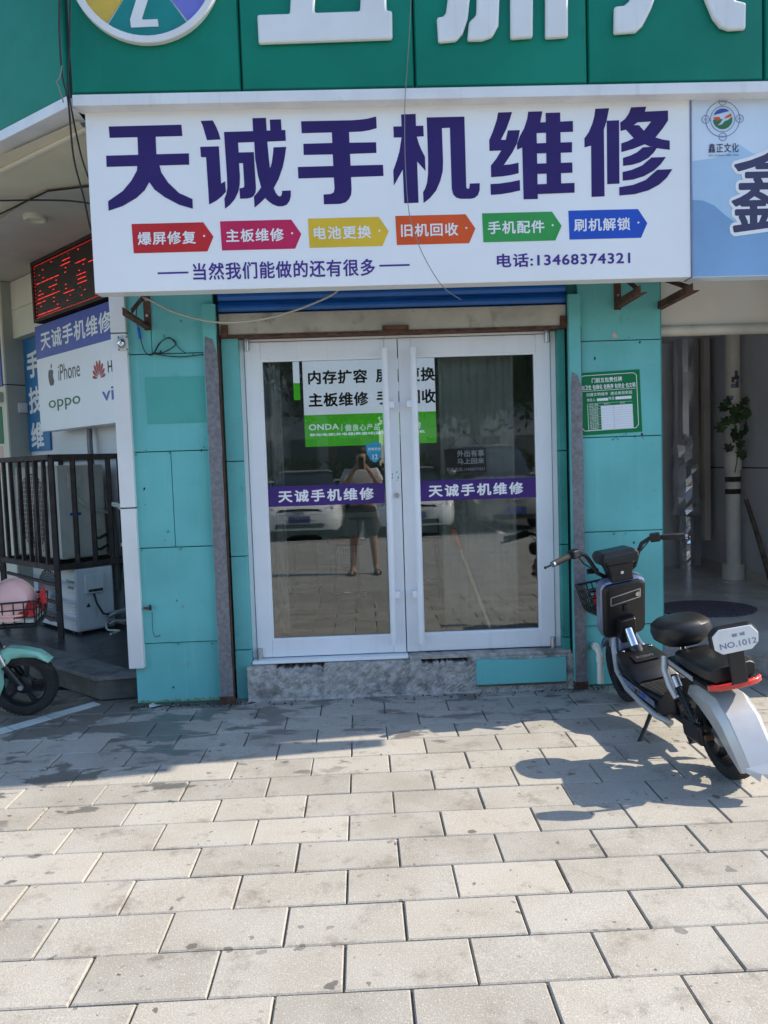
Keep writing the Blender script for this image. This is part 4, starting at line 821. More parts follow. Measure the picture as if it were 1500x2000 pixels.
# ================================================================== left corner: LED board, logo sign, wall pieces
PL = P45(-.70)                                     # front of the boxes that hang on the 45 degree wall
u0, v0 = PL.at(83, 843); u1 = PL.at(246, 600)[0]; v1 = PL.at(65, 640)[1]; u0 = (u0 + PL.at(65, 640)[0]) / 2
ls = root('logo_sign', 'white sign board with blue header and phone maker logos on the angled left wall', 'sign', tuple(PL.pt(u0, v0)))
vh = PL.at(71, 703)[1]
MB().rect(PL, u0, u1, v0, vh - .001, -.14, 0).build('white_board', 'sign_white', ls); MB().rect(PL, u0, u1, vh, v1, -.14, .0005).build('blue_header', 'sign_blue', ls)
def pt_(x, y): return PL.at(x, y)
a = pt_(81, 688); b = pt_(216, 608); hh = v1 - vh
MB().text(PL, '天诚手机维修', a[0], vh + hh * .22, b[0], vh + hh * .78, .0015, .022, .10).build('header_lettering', 'print_white', ls)
ul = lambda x, y=760: PL.at(x, y)[0]
# bitten fruit logo
c = PL.at(100, 733); s_ = (PL.at(92, 707)[1] - PL.at(92, 755)[1]) / 2 * 1.0
fr = [(-.02, .62), (-.2, .70), (-.45, .68), (-.68, .45), (-.75, .1), (-.68, -.3), (-.5, -.7), (-.28, -.93), (-.1, -.9), (.05, -.84), (.22, -.9), (.4, -.93), (.58, -.75), (.72, -.42), (.55, -.28), (.44, -.02), (.46, .2), (.6, .42), (.45, .62), (.2, .68)]
c = (c[0], PL.at(100, 732)[1]); k_ = s_ * .72
MB().poly(PL, [(c[0] + x * k_, c[1] + y * k_ * 1.15 - k_ * .2) for x, y in fr], .0003, .0016).poly(PL, [(c[0] + x * k_, c[1] + y * k_ * 1.15 - k_ * .2) for x, y in ((0, .78), (.03, 1.0), (.22, 1.2), (.36, 1.25), (.33, 1.0), (.18, .82))], .0003, .0016).build('fruit_logo', 'logo_grey', ls)
def tx(s, l, r_, t, b, mat, bold=0, nm='lettering'):
    A = PL.at(l, t); B = PL.at(r_, b); MB().text(PL, s, A[0], B[1], B[0], A[1], .0016, bold).build(nm, mat, ls)
tx('iPhone', 113, 157, 713, 735, 'logo_grey'); tx('HUAWEI', 210, 268, 705, 716, 'print_black', .012)
tx('oppo', 95, 158, 783, 795, 'logo_green', .005); tx('vivo', 199, 262, 758, 774, 'sign_blue', .01)
c = PL.at(193, 728); m = MB(); rr = (PL.at(193, 695)[1] - PL.at(193, 733)[1])
for k in range(8):
    a_ = R(168 - k * 22.3); d = (math.cos(a_), math.sin(a_)); pn = (-d[1], d[0]); L_ = rr * (.72 + .25 * math.sin(a_) ** 2)
    q = [(c[0] + d[0] * t * L_ + pn[0] * w * L_, c[1] - rr * .3 + d[1] * t * L_ + pn[1] * w * L_) for t, w in ((.18, 0), (.45, .07), (.75, .125), (.95, .08), (1.0, 0), (.95, -.08), (.75, -.125), (.45, -.07))]
    m.poly(PL, q, .0003, .0014 + .0002 * (k % 2))
m.build('petal_logo', 'logo_red', ls)
# LED message board
lu0, lv1 = PL.at(65, 515); lv0 = PL.at(72, 632)[1]; lu1 = PL.at(235, 440)[0]
lb = root('led_board', 'dark message board with glowing red dots above the logo sign', 'display', tuple(PL.pt(lu0, lv0)))
MB().rect(PL, lu0 + .03, lu1 - .03, lv0 + .03, lv1 - .03, -.12, .012).build('screen', 'led_face', lb)
m = MB()
for a in ((lu0, lu1, lv0, lv0 + .03), (lu0, lu1, lv1 - .03, lv1), (lu0, lu0 + .03, lv0 + .03, lv1 - .03), (lu1 - .03, lu1, lv0 + .03, lv1 - .03)): m.rect(PL, *a, -.13, .03)
m.build('frame', 'cage_iron', lb)
m = MB(); rnd = random.Random(21); lw = lu1 - lu0 - .06; lh = lv1 - lv0 - .06
def seg(x, y, w): 
    n = max(1, int(w / .010))
    for i in range(n):
        if rnd.random() < .86: m.flat(PL, [(x + i * .010, y), (x + i * .010 + .0085, y), (x + i * .010 + .0085, y + .006), (x + i * .010, y + .006)], .0135)
nch = 6; cw = lw / nch
for ch_ in range(nch):
    x0 = lu0 + .05 + ch_ * cw
    for r_ in range(13):
        y = lv0 + .06 + r_ * (lh - .07) / 12; k_ = rnd.random()
        if ch_ < 2 and r_ in (0, 4, 8): seg(x0 + (.02 if ch_ == 0 else -.02), y, cw * .95)
        elif k_ < .30: seg(x0 + rnd.uniform(.0, .05), y, rnd.uniform(.4, .85) * cw)
        elif k_ < .75: seg(x0 + rnd.choice((.3, .35, .6)) * cw, y, .03)
for i in range(60):
    for yy in (lv0 + .037, lv1 - .044): m.flat(PL, [(lu0 + .04 + i * lw / 60, yy), (lu0 + .048 + i * lw / 60, yy), (lu0 + .048 + i * lw / 60, yy + .006), (lu0 + .04 + i * lw / 60, yy + .006)], .0135)
for i in range(14): m.flat(PL, [(lu0 + .036, lv0 + .06 + i * lh / 15), (lu0 + .044, lv0 + .06 + i * lh / 15), (lu0 + .044, lv0 + .07 + i * lh / 15), (lu0 + .036, lv0 + .07 + i * lh / 15)], .0135)
o = m.build('lit_dots', 'led_red', lb, fix=False)
# cream beam, blue strip sign, pilaster, switch box
a = Pw.at(95, 880); PBm = P45(WC - .16)
bz = PBm.at(40, 657)[1]
ub0 = PBm.at(14, 600)[0]; ub1 = PBm.at(120, 600)[0]
bm_ = root('cream_beam', 'cream boxed beam over the blue strip sign at the far left', 'beam', tuple(PBm.pt(ub0, bz)))
MB().rect(PBm, ub0, ub1, bz, bz + .28, -.15, 0).build('lower_board', 'cream_wall', bm_); MB().rect(PBm, ub0, ub1, bz + .284, 3.48, -.15, 0).build('upper_board', 'cream_wall', bm_)
PBl = P45(WC - .03); u0, v0 = PBl.at(60, 882); u1 = PBl.at(97, 880)[0]; u0 = PBl.at(50, 760)[0]
bs_ = root('blue_strip_sign', 'tall blue strip sign with white characters behind the logo sign', 'sign', tuple(PBl.pt(u0, v0)))
MB().rect(PBl, u0, u1 + .02, v0, bz - .002, -.02, 0).build('board', 'poster_blue', bs_)
wch = (u1 - u0) * .95; hch = (bz - v0) / 3.4
for k, s in enumerate('手技维'): MB().text(PBl, s, u0 + .07, bz - .10 - (k + 1) * hch * 1.06 + .05, u0 + .07 + hch * .9, bz - .14 - k * hch * 1.06, .002, .03).build('character', 'print_white', bs_)
pj = P45(WC - .02); pz = P45(WC - .2).at(20, 753)[1]
pcu = PBl.at(49, 760)[0] - .005
pi_ = root('pilaster', 'pale pilaster at the left picture edge with a dark horizontal joint', 'pilaster', tuple(Pw.pt(pcu, 0)))
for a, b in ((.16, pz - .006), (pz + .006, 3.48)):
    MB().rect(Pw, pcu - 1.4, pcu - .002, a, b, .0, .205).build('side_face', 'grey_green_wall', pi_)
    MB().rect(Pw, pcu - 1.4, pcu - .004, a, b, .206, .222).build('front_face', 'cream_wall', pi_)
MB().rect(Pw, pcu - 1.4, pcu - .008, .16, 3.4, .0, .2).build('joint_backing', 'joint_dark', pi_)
PS_ = Plane(Pw.pt(pcu, 0, 0), Vector((r2, r2, 0)))   # side face of the pilaster, looking right
u, v = PS_.at(43, 797)
bx_ = root('switch_box', 'small white switch box on the side of the pilaster', 'switch box', tuple(PS_.pt(u, v)))
MB().rect(PS_, u - .045, u + .045, v - .05, v + .05, .0, .04).build('case', 'ac_white', bx_, bevel=.006); MB().rect(PS_, u - .028, u + .028, v - .03, v + .03, .04, .045).build('cover', 'ac_white', bx_, bevel=.003)
PFr = Plane(Pw.pt(pcu, 0, .222), Pw.u); u, v = PFr.at(6, 830)
single(MB().rect(PFr, u - .3, u, v - .19, v + .19, .001, .006).build('notice_board', 'plaque_green'), 'green notice board at the left picture edge', 'notice')
u, v = PFr.at(6, 900); single(MB().rect(PFr, u - .3, u + .02, v - .15, v + .15, .001, .004).build('poster', 'helmet_pink'), 'pinkish poster low on the pale pilaster at the left edge', 'poster')
u, v = PFr.at(3, 776); single(MB().rect(PFr, u - .05, u + .05, v - .05, v + .05, .001, .05).build('socket', 'satin_metal', None, bevel=.008), 'grey metal socket on the pale pilaster', 'socket')
u, v = PFr.at(3, 700); single(MB().rect(PFr, u - .3, u - .002, v - .28, v + .22, .001, .01).build('dark_poster', 'sign_blue'), 'dark blue poster high on the pale pilaster at the left edge', 'poster')

# ---------------- stone platform
pf = root('stone_platform', 'dark wet stone platform with a grooved edge under the air conditioners', 'platform', (-1.8, .1, 0))
pa = [(-1.80, .04), (-1.50, .09), (-1.50, 1.12), (-4.6, 4.2), (-5.6, 3.3), (-4.6, 2.55)]
mm = MB(); mm.poly(GROUND, pa, 0, .135); mm.build('plinth', 'concrete_dark', pf)
top = [(-1.825, .015), (-1.522, .06), (-1.522, 1.13), (-4.6, 4.2), (-5.6, 3.3), (-4.62, 2.53)]
e_ = Vector((-2.795, 2.515, 0)).normalized(); n_ = Vector((.669, .743, 0))
A = Vector((-1.825, .015, 0)); B_ = Vector((-4.62, 2.53, 0))
MB().poly(GROUND, [(A.x + n_.x * .255, A.y + n_.y * .255), (-1.522, .26), (-1.522, 1.13), (-4.6, 4.2), (-5.6, 3.3), (B_.x + n_.x * .255, B_.y + n_.y * .255)], .136, .160).build('top_slab', 'stone_wet', pf)
for k in range(4):
    t0, t1 = k * .94 + .003, (k + 1) * .94 - .003
    slab = MB()
    p0, p1 = A + e_ * t0, A + e_ * t1
    q = [p0, p1, p1 + n_ * .25, p0 + n_ * .25]
    slab.poly(GROUND, [(v.x, v.y) for v in q], .136, .164)
    o = slab.build('edge_slab', 'stone_grooved', pf, bevel=.003)
    g_ = MB()
    for j in range(5): g_.add([v + Vector((0, 0, z)) for z in (.1642, .1662) for v in (p0 + e_ * .02 + n_ * (.035 + j * .02), p1 - e_ * .02 + n_ * (.035 + j * .02), p1 - e_ * .02 + n_ * (.046 + j * .02), p0 + e_ * .02 + n_ * (.046 + j * .02))], [(4, 5, 6, 7), (0, 1, 5, 4), (2, 3, 7, 6)])
    g_.build('tread_ridges', 'stone_grooved', o)
MB().poly(GROUND, [(A.x + .006, A.y), (-1.522, .06), (-1.522, .255), (A.x + n_.x * .25, A.y + n_.y * .25)], .136, .162).build('edge_slab', 'stone_grooved', pf, bevel=.003)

# ---------------- air-conditioner cage and units: axes a (left-back), b (right-back)
K0 = Vector((-2.54, 1.295, 0)); va = Vector((-r2, r2, 0)); vb = Vector((r2, r2, 0)); ZP = .16
cgz0 = 1.53 - (1112 - 925) / 1502 * 6.4; cgz1 = 1.53 + (925 - 893) / 1502 * 6.4
cg = root('iron_cage', 'rusty dark iron cage on legs around the upper air conditioner', 'cage', tuple(K0 + Vector((0, 0, ZP))))
def kp(a, b, z): return K0 + va * a + vb * b + Vector((0, 0, z))
CA, CB = 1.16, .60
m = lambda p, q, w=.03, n='rail': MB().bar(p, q, w, w).build(n, 'cage_iron', cg)
for z in (cgz0 + .02, cgz1):
    for p, q in (((0, 0), (CA, 0)), ((0, 0), (0, CB)), ((CA, 0), (CA, CB)), ((0, CB), (CA, CB))): m(kp(*p, z), kp(*q, z), .042)
for a, b in ((0, 0), (CA, 0), (0, CB), (CA, CB)): m(kp(a, b, ZP), kp(a, b, cgz1), .040, 'leg')
for k in range(1, 7): m(kp(CA * k / 7, 0, cgz0 + .02), kp(CA * k / 7 + random.uniform(-.02, .02), 0, cgz1), .029, 'bar')
m(kp(CA * .38, .02, cgz0), kp(CA * .30, .02, cgz1), .029, 'bar')
for k in (.30, .56, .82): m(kp(0, CB * k, cgz0 + .02), kp(0, CB * k, cgz1), .035, 'bar')
m(kp(0, CB * .28, ZP), kp(0, CB * .28, cgz0), .03, 'leg')
for z in (.30, .45, .60): m(kp(.02, .01, ZP + z - .16), kp(CA * .95, .01, ZP + z - .13), .024, 'rail')
MB().add([kp(a, b, cgz0 + z) for z in (-.006, -.001) for a, b in ((-.03, -.02), (CA + .04, -.02), (CA + .04, CB), (-.03, CB))], [(0, 1, 2, 3), (4, 5, 6, 7), (0, 1, 5, 4), (1, 2, 6, 5), (3, 0, 4, 7)]).build('tray_edge', 'cage_iron', cg)
def acbox(mb, a0, a1, b0, b1, z0, z1):
    return mb.add([kp(a, b, z) for a in (a0, a1) for b in (b0, b1) for z in (z0, z1)], [(0, 1, 3, 2), (4, 6, 7, 5), (0, 4, 5, 1), (2, 3, 7, 6), (0, 2, 6, 4), (1, 5, 7, 3)])
def ac_unit(label, a0, W_, b0, D_, z0, H_, mat, upper):
    r = root('air_conditioner', label, 'air conditioner', tuple(kp(a0, b0, z0)), 'outdoor air conditioner units')
    acbox(MB(), a0, a0 + W_, b0, b0 + D_, z0 + .02, z0 + H_).build('casing', mat, r, bevel=.018)
    for a in (a0 + .1, a0 + W_ - .14): acbox(MB(), a, a + .05, b0 + .02, b0 + D_ - .02, z0, z0 + .021).build('foot', 'joint_dark', r)
    PFt = Plane(kp(a0, b0, z0), -va); fc = (-(W_ * .60), H_ * .52)      # front: u runs from the far (left) end towards the corner
    rr = min(H_ * .42, W_ * .36)
    MB().poly(PFt, arc(fc[0], fc[1], rr, 0, 350, 35), .0005, .002).build('fan_opening', 'joint_dark', r)
    g = MB()
    if upper:
        for k in range(17): g.bar(PFt.pt(fc[0] - rr * 1.12, H_ * .1 + k * H_ * .05, .006), PFt.pt(fc[0] + rr * 1.12, H_ * .1 + k * H_ * .05, .006), .004)
        for k in range(26): g.bar(PFt.pt(fc[0] - rr * 1.1 + k * rr * 2.2 / 25, H_ * .09, .010), PFt.pt(fc[0] - rr * 1.1 + k * rr * 2.2 / 25, H_ * .91, .010), .003)
    else:
        for k in range(9): g.tube([PFt.pt(fc[0] + rr * (.14 + .86 * k / 8) * math.cos(R(t)), fc[1] + rr * (.14 + .86 * k / 8) * math.sin(R(t)), .006) for t in range(0, 361, 15)], .0022, 4, False)
        for k in range(40): g.bar(PFt.pt(fc[0] + rr * .1 * math.cos(R(k * 9)), fc[1] + rr * .1 * math.sin(R(k * 9)), .008), PFt.pt(fc[0] + rr * math.cos(R(k * 9 + 25)), fc[1] + rr * math.sin(R(k * 9 + 25)), .008), .003)
        g.poly(PFt, arc(fc[0], fc[1], rr * .13, 0, 330, 11), .004, .012)
    g.build('fan_grille', 'ac_white' if not upper else 'satin_metal', r)
    PSd = Plane(kp(a0, b0, z0), vb)                                       # right side of the unit
    if upper:
        MB().rect(PSd, D_ * .18, D_ * .50, H_ * .76, H_ * .92, .0, .012).build('terminal_cover', mat, r, bevel=.006); MB().rect(PSd, D_ * .22, D_ * .46, H_ * .78, H_ * .90, .0125, .014).build('recess_panel', 'soffit_grey', r)
        MB().rect(PSd, D_ * .22, D_ * .56, H_ * .08, H_ * .36, .0, .006).build('pressed_panel', mat, r, bevel=.005); MB().rect(PSd, D_ * .62, D_ * .95, H_ * .30, H_ * .95, .0, .008).build('service_panel', mat, r, bevel=.006)
        MB().rect(PSd, D_ * .20, D_ * .44, H_ * .475, H_ * .505, .0, .0015).build('blue_label', 'tag_blue', r)
        MB().tube([PSd.pt(D_ * .33, H_ * .72, .012), PSd.pt(D_ * .40, H_ * .62, .04), PSd.pt(D_ * .60, H_ * .54, .045), PSd.pt(D_ * .98, H_ * .49, .04), PSd.pt(D_ * 1.15, H_ * .42, .0)], .012, 8).build('power_cable', 'cable_white', r, True)
        MB().rect(PSd, -.012, D_ * .13, H_ * .03, H_ * .99, .0, .006).build('corner_post', mat, r, bevel=.004)
    else:
        MB().rect(PSd, D_ * .22, D_ * .74, H_ * .60, H_ * .90, .0, .02).build('valve_cover', mat, r, bevel=.012); MB().rect(PSd, D_ * .30, D_ * .68, H_ * .63, H_ * .67, .0203, .022).build('cover_slot', 'joint_dark', r)
        MB().rect(PSd, D_ * .20, D_ * .50, H_ * .18, H_ * .55, .0, .003).build('data_plate', mat, r, bevel=.002)
        MB().poly(PSd, [(D_ * .24, H_ * .40), (D_ * .36, H_ * .40), (D_ * .30, H_ * .47)], .0032, .004).build('warning_mark', 'print_black', r)
        MB().tube([PSd.pt(D_ * .45, H_ * .60, .01), PSd.pt(D_ * .48, H_ * .45, .03), PSd.pt(D_ * .62, H_ * .28, .04), PSd.pt(D_ * .8, H_ * .24, .03)], .009, 8).build('power_cable', 'cable_black', r, True)
        PFu = PFt; MB().text(PFu, 'Hisense', -W_ * .185, H_ * .78, -.015, H_ * .84, .003, .01).build('brand_lettering', 'emblem_teal', r); MB().text(PFu, '海信空调', -W_ * .16, H_ * .69, -.03, H_ * .73, .003, .01).build('small_lettering', 'print_black', r)
        for k in range(8): MB().rect(PFt, -W_ * .20, -.012, H_ * (.10 + k * .052), H_ * (.125 + k * .052), .0, .005).build('louvre', mat, r, bevel=.003)
    for k in (0, 1): MB().tube([PSd.pt(D_ * .78, H_ * (.10 + k * .12), .0), PSd.pt(D_ * .78, H_ * (.10 + k * .12), .04), PSd.pt(D_ * .95, H_ * (.14 + k * .12), .05)], .012, 8).build('valve', 'black_plastic' if upper else 'satin_metal', r, True)
    return r
ac_unit('cream upper air conditioner standing inside the iron cage', .10, .92, .10, .40, cgz0 + .045, .82, 'ac_cream', True)
ac_unit('white lower air conditioner with round fan grille under the cage', -.13 + .10, .86, .13, .34, ZP + .005, .56, 'ac_white', False)
def hose(label, pts, r_, mat): cable('hose', label, pts, r_, mat)
hose('thick grey insulated hose dropping from the logo sign behind the cage', [Pw.pt(*Pw.at(187, 838), .06), Pw.pt(*Pw.at(193, 880), .08), Pw.pt(*Pw.at(205, 930), .10), Pw.pt(*Pw.at(225, 975), .08), Pw.pt(*Pw.at(236, 1060), .05), Pw.pt(*Pw.at(240, 1150), .05)], .028, 'cable_grey')
hose('pale curved pipe beside the upper air conditioner', [kp(.0, .50, 1.25), kp(-.05, .56, 1.22), kp(-.09, .60, 1.10), kp(-.08, .60, .96), kp(-.03, .57, .88)], .022, 'pvc')
hose('grey wrapped pipe looping to the lower air conditioner', [kp(-.03, .42, .30), kp(-.10, .48, .32), kp(-.20, .56, .36), kp(-.30, .66, .40), kp(-.34, .70, .60), kp(-.36, .72, .85)], .020, 'cable_grey')
hose('second grey pipe rising behind the white corner post', [kp(-.03, .40, .26), kp(-.14, .50, .24), kp(-.24, .60, .34), kp(-.27, .66, .55), kp(-.33, .72, .70)], .014, 'cable_grey')
hose('thin drain hose lying on the wet stone platform', [kp(-.03, .38, .22), kp(-.10, .36, .18), kp(-.18, .42, .172), kp(-.22, .36, .172), kp(-.26, .30, .172)], .009, 'cable_white')

# ================================================================== open room at the right
ro = root('open_room', 'dim open entrance room with grey walls at the right', 'room', (3, 2, 0))
MB().bx(1.972, 4.22, -.02, 4.5, 0, .15).build('floor', 'room_floor', ro); MB().bx(1.974, 2.78, -.035, -.021, 0, .146).build('step_face', 'concrete', ro)
MB().bx(1.972, 2.05, .13, 4.5, .15, 2.9).bx(2.05, 3.62, 4.30, 4.45, .15, 2.9).bx(4.12, 4.22, .0, 4.45, .15, 2.9).build('grey_wall', 'room_wall', ro)
MB().bx(3.60, 4.12, 4.12, 4.299, .15, 2.9).build('pier', 'white_wall', ro)
MB().bx(1.972, 4.22, .10, 4.45, 2.84, 2.95).build('ceiling', 'room_wall', ro)
MB().bx(4.10, 4.119, .2, 4.1, .15, .25).bx(2.06, 3.6, 4.28, 4.299, .15, .24).build('skirting', 'soffit_grey', ro)
MB().bx(4.112, 4.119, .2, 4.1, 1.34, 1.352).build('wall_joint', 'joint_dark', ro)
lz = FR(-.03).at(1400, 648)[1]
MB().bx(1.972, 2.9, -.03, .10, lz + .03, 3.6).build('upper_wall', 'beige_wall', ro)
MB().tube([(1.974, -.04, lz + .012), (2.9, -.04, lz + .012)], .036, 14).build('roller_tube', 'header_metal', ro, True)
fl = Plane((0, 0, .15), (1, 0, 0), (0, 1, 0))
# foil wrapped pipe
fx, fy = 3.84, 3.88
fp = root('foil_wrapped_pipe', 'pipe wrapped in crumpled silver foil standing in the dim room', 'pipe', (fx, fy, .15))
def crumple(z0, z1, r0, amp, seed, n=26, seg=16):
    rd = random.Random(seed); secs = []
    for i in range(n + 1):
        z = z0 + (z1 - z0) * i / n; secs.append([Vector((fx + (r0 + rd.uniform(-amp, amp)) * math.cos(2 * math.pi * k / seg), fy + (r0 + rd.uniform(-amp, amp)) * math.sin(2 * math.pi * k / seg), z + rd.uniform(-.01, .01))) for k in range(seg)])
    return MB().loft(secs)
crumple(.15, .78, .085, .008, 1, 12, 12).build('lower_wrap', 'foil', fp); crumple(.80, 1.75, .15, .022, 2, 14, 12).build('bulging_wrap', 'foil', fp); crumple(1.7, 2.84, .14, .006, 3, 6, 14).build('upper_wrap', 'foil', fp)
MB().bx(3.99, 4.06, 3.74, 3.84, .5, 2.84).build('dark_duct', 'soffit_grey', fp)
px, py = 3.99, 3.06
pv = root('standing_pvc_pipe', 'old cream drainpipe with torn stickers and metal bands in the dim room', 'pipe', (px, py, .15))
MB().tube([(px, py, .15), (px, py, 2.84)], .075, 18).build('pipe', 'pvc', pv, True); MB().tube([(px, py, .15), (px, py, .31)], .115, 18).build('foot_collar', 'pvc', pv, True); MB().tube([(px, py, 1.33), (px, py, 1.52)], .088, 18).build('coupling', 'pvc', pv, True)
for z in (1.20, 1.07): MB().tube([(px, py, z), (px, py, z + .055)], .079, 18).build('metal_band', 'cage_iron', pv, True)
rnd = random.Random(8)
for k in range(9):
    a = rnd.uniform(200, 280); z = rnd.choice((1.62, 1.7, 1.95, 2.1, 2.22, 2.3)) + rnd.uniform(-.04, .04); w_ = rnd.uniform(14, 40); h_ = rnd.uniform(.04, .1)
    MB().loft([[Vector((px + .0765 * math.cos(R(a + t)), py + .0765 * math.sin(R(a + t)), zz)) for t in (0, w_ / 2, w_)] for zz in (z, z + h_)], False, False).build('sticker', rnd.choice(('logo_line', 'logo_grey', 'print_black')), pv, fix=False)
vn = root('vine', 'few dark ivy leaves clinging to the cream drainpipe', 'plant', (px, py, 1.5))
MB().tube([(px - .02, py - .085, 1.30), (px + .03, py - .09, 1.6), (px - .03, py - .09, 1.85), (px + .05, py - .09, 2.05), (px + .16, py - .08, 2.08)], .006, 6).build('stem', 'bark', vn, True)
lf = [(0, -1), (.45, -.75), (.95, -.55), (.6, -.1), (.95, .35), (.4, .35), (.15, 1.0), (-.15, .95), (-.4, .35), (-.95, .4), (-.6, -.1), (-.9, -.6), (-.45, -.75)]
for k in range(24):
    if k < 14: lx, lz = rnd.uniform(-.20, .22), rnd.uniform(1.82, 2.06)
    else: lx, lz = rnd.uniform(-.22, .1), rnd.uniform(1.40, 1.80)
    s_ = rnd.uniform(.045, .075); mt = Matrix.Translation((px + lx, py - .10 + rnd.uniform(-.05, .01), lz)) @ Matrix.Rotation(rnd.uniform(-.6, .6), 4, 'X') @ Matrix.Rotation(rnd.uniform(-.7, .7), 4, 'Z') @ Matrix.Rotation(rnd.uniform(-1, 1), 4, 'Y')
    pts = [mt @ Vector((x * s_, .012 * abs(x) - .004, y * s_)) for x, y in lf]; ctr = mt @ Vector((0, -.004, 0))
    MB().add(pts + [ctr], [(i, (i + 1) % 13, 13) for i in range(13)]).build('leaf', 'leaf', vn, fix=False)
u, v = fl.at(1378, 1190)
mt_ = MB(); rx, ry = .42, .36
prof = []; rnd = random.Random(4)
o = mt_.poly(Plane((u, v, .15), (1, 0, 0), (0, 1, 0)), [(rx * math.cos(t * .0873) * (1 + rnd.uniform(-.015, .015)), ry * math.sin(t * .0873) * (1 + rnd.uniform(-.015, .015))) for t in range(72)], .001, .014).build('floor_mat', 'mat')
single(o, 'dark shaggy oval mat on the floor of the open room', 'mat')
st_ = MB().tube([(4.03, 2.86, 1.02), (4.04, 2.62, .62), (4.02, 2.30, .16)], [.022, .026, .030], 8).build('stick', 'bark', None, True)
single(st_, 'broken pale stick leaning against the wall of the open room', 'stick')
# scraps on the ground at the pillar foot
rnd = random.Random(31)
for k, (x, y, lb) in enumerate(((287, 1372, 'torn pale scrap of paper on the wet ground at the pillar foot'), (300, 1380, 'flat pale scrap lying just beside the torn paper'))):
    u, v = GROUND.at(x, y); pts = [(u + rnd.uniform(.02, .055) * math.cos(a), v + rnd.uniform(.02, .045) * math.sin(a)) for a in (0, 1.1, 2.0, 3.2, 4.1, 5.2)]
    m = MB().add([(p[0], p[1], .003 + rnd.uniform(0, .014)) for p in pts], [tuple(range(6))]); o = m.build('paper_scrap', 'paper_scrap', None, fix=False)
    o.modifiers.new('t', 'SOLIDIFY').thickness = .001; single(o, lb, 'scrap')
# ================================================================== parked electric scooter at the right
sc_ = root('electric_scooter', 'silver and black electric scooter with number plate backrest leaning on its stand at right', 'scooter', (1.70, -1.60, 0), None, (0, R(-9), R(4)))
def B(mb, nm, mt, par=None, sm=False, bv=0): return mb.build(nm, mt, par or sc_, sm, bv, local=True)
def wheel(par, y, r, wd, spokes, x=0, tyre='rubber', hubm='satin_metal'):
    m = Matrix.Translation((x, y, r)) @ Matrix.Rotation(R(90), 4, 'Y'); k = r * .30
    t = MB().lathe([(r - k, -wd * .36), (r - k * .55, -wd * .5), (r - k * .18, -wd * .42), (r - k * .03, -wd * .2), (r, 0), (r - k * .03, wd * .2), (r - k * .18, wd * .42), (r - k * .55, wd * .5), (r - k, wd * .36)], 40, m, True).build('tyre', tyre, par, True, local=True)
    tr = MB()
    for j in range(48):
        a = 2 * math.pi * j / 48
        for s in (-1, 1):
            p = [m @ Vector(((r + d) * math.cos(a + q + s * .0), (r + d) * math.sin(a + q), s * w_)) for d, q, w_ in ((-.004, 0, wd * .08), (-.004, .05, wd * .08), (-.012, .09, wd * .40), (-.012, .04, wd * .40))] + [m @ Vector(((r + d) * math.cos(a + q), (r + d) * math.sin(a + q), s * w_)) for d, q, w_ in ((.003, 0, wd * .08), (.003, .05, wd * .08), (-.005, .09, wd * .40), (-.005, .04, wd * .40))]
            tr.add(p, [(4, 5, 6, 7), (0, 1, 5, 4), (1, 2, 6, 5), (2, 3, 7, 6), (3, 0, 4, 7)])
    tr.build('tread', tyre, t, local=True)
    MB().lathe([(r - k, -wd * .34), (r - k - .012, -wd * .36), (r - k - .018, -wd * .2), (r - k - .018, wd * .2), (r - k - .012, wd * .36), (r - k, wd * .34)], 40, m, True).build('rim', 'black_plastic', t, True, local=True)
    MB().lathe([(.0, -wd * .5), (.035, -wd * .5), (.055, -wd * .35), (.055, wd * .35), (.035, wd * .5), (0, wd * .5)], 20, m).build('hub', hubm, t, True, local=True)
    for j in range(spokes):
        a = 2 * math.pi * j / spokes + .3; MB().bar(m @ Vector((.05 * math.cos(a), .05 * math.sin(a), 0)), m @ Vector(((r - k - .01) * math.cos(a + .12), (r - k - .01) * math.sin(a + .12), 0)), .026, wd * .3, tuple(m.to_3x3() @ Vector((0, 0, 1)))).build('spoke', 'black_plastic', t, local=True)
    return t
wheel(sc_, 0, .205, .095, 5); wheel(sc_, 1.18, .195, .080, 5)
# rear mudguard: angular silver shell over the tyre
path = [(.20, .395), (.06, .440), (-.10, .425), (-.19, .350), (-.255, .245), (-.295, .150)]
secs = []
for i, (y, z) in enumerate(path):
    a = path[max(i - 1, 0)]; b = path[min(i + 1, len(path) - 1)]; t = Vector((0, b[0] - a[0], b[1] - a[1])).normalized(); n = Vector((0, t.z, -t.y)); n = n if n.z > 0 or n.y < 0 else -n
    hw = (.060, .082, .092, .092, .088, .080)[i]; dp = (.045, .10, .13, .12, .10, .06)[i]
    q = [(-hw, -dp), (-hw - .004, -.035), (-hw * .72, .0), (hw * .72, .0), (hw + .004, -.035), (hw, -dp), (hw - .006, -dp), (hw - .006, -.038), (hw * .68, -.007), (-hw * .68, -.007), (-hw + .006, -.038), (-hw + .006, -dp)]
    secs.append([Vector((x, y, z)) + n * d for x, d in q])
B(MB().loft(secs), 'rear_mudguard', 'scooter_silver', None, True, .003)
y, z = path[-1]; B(MB().add([(-.076, y, z), (-.03, y - .012, z - .045), (-.018, y - .01, z - .012), (.02, y - .014, z - .06), (.06, y - .012, z - .035), (.078, y, z), (.078, y + .008, z + .02), (-.076, y + .008, z + .02)], [(0, 1, 2, 7), (2, 3, 4, 5), (2, 5, 6, 7)]), 'broken_tail', 'scooter_silver')
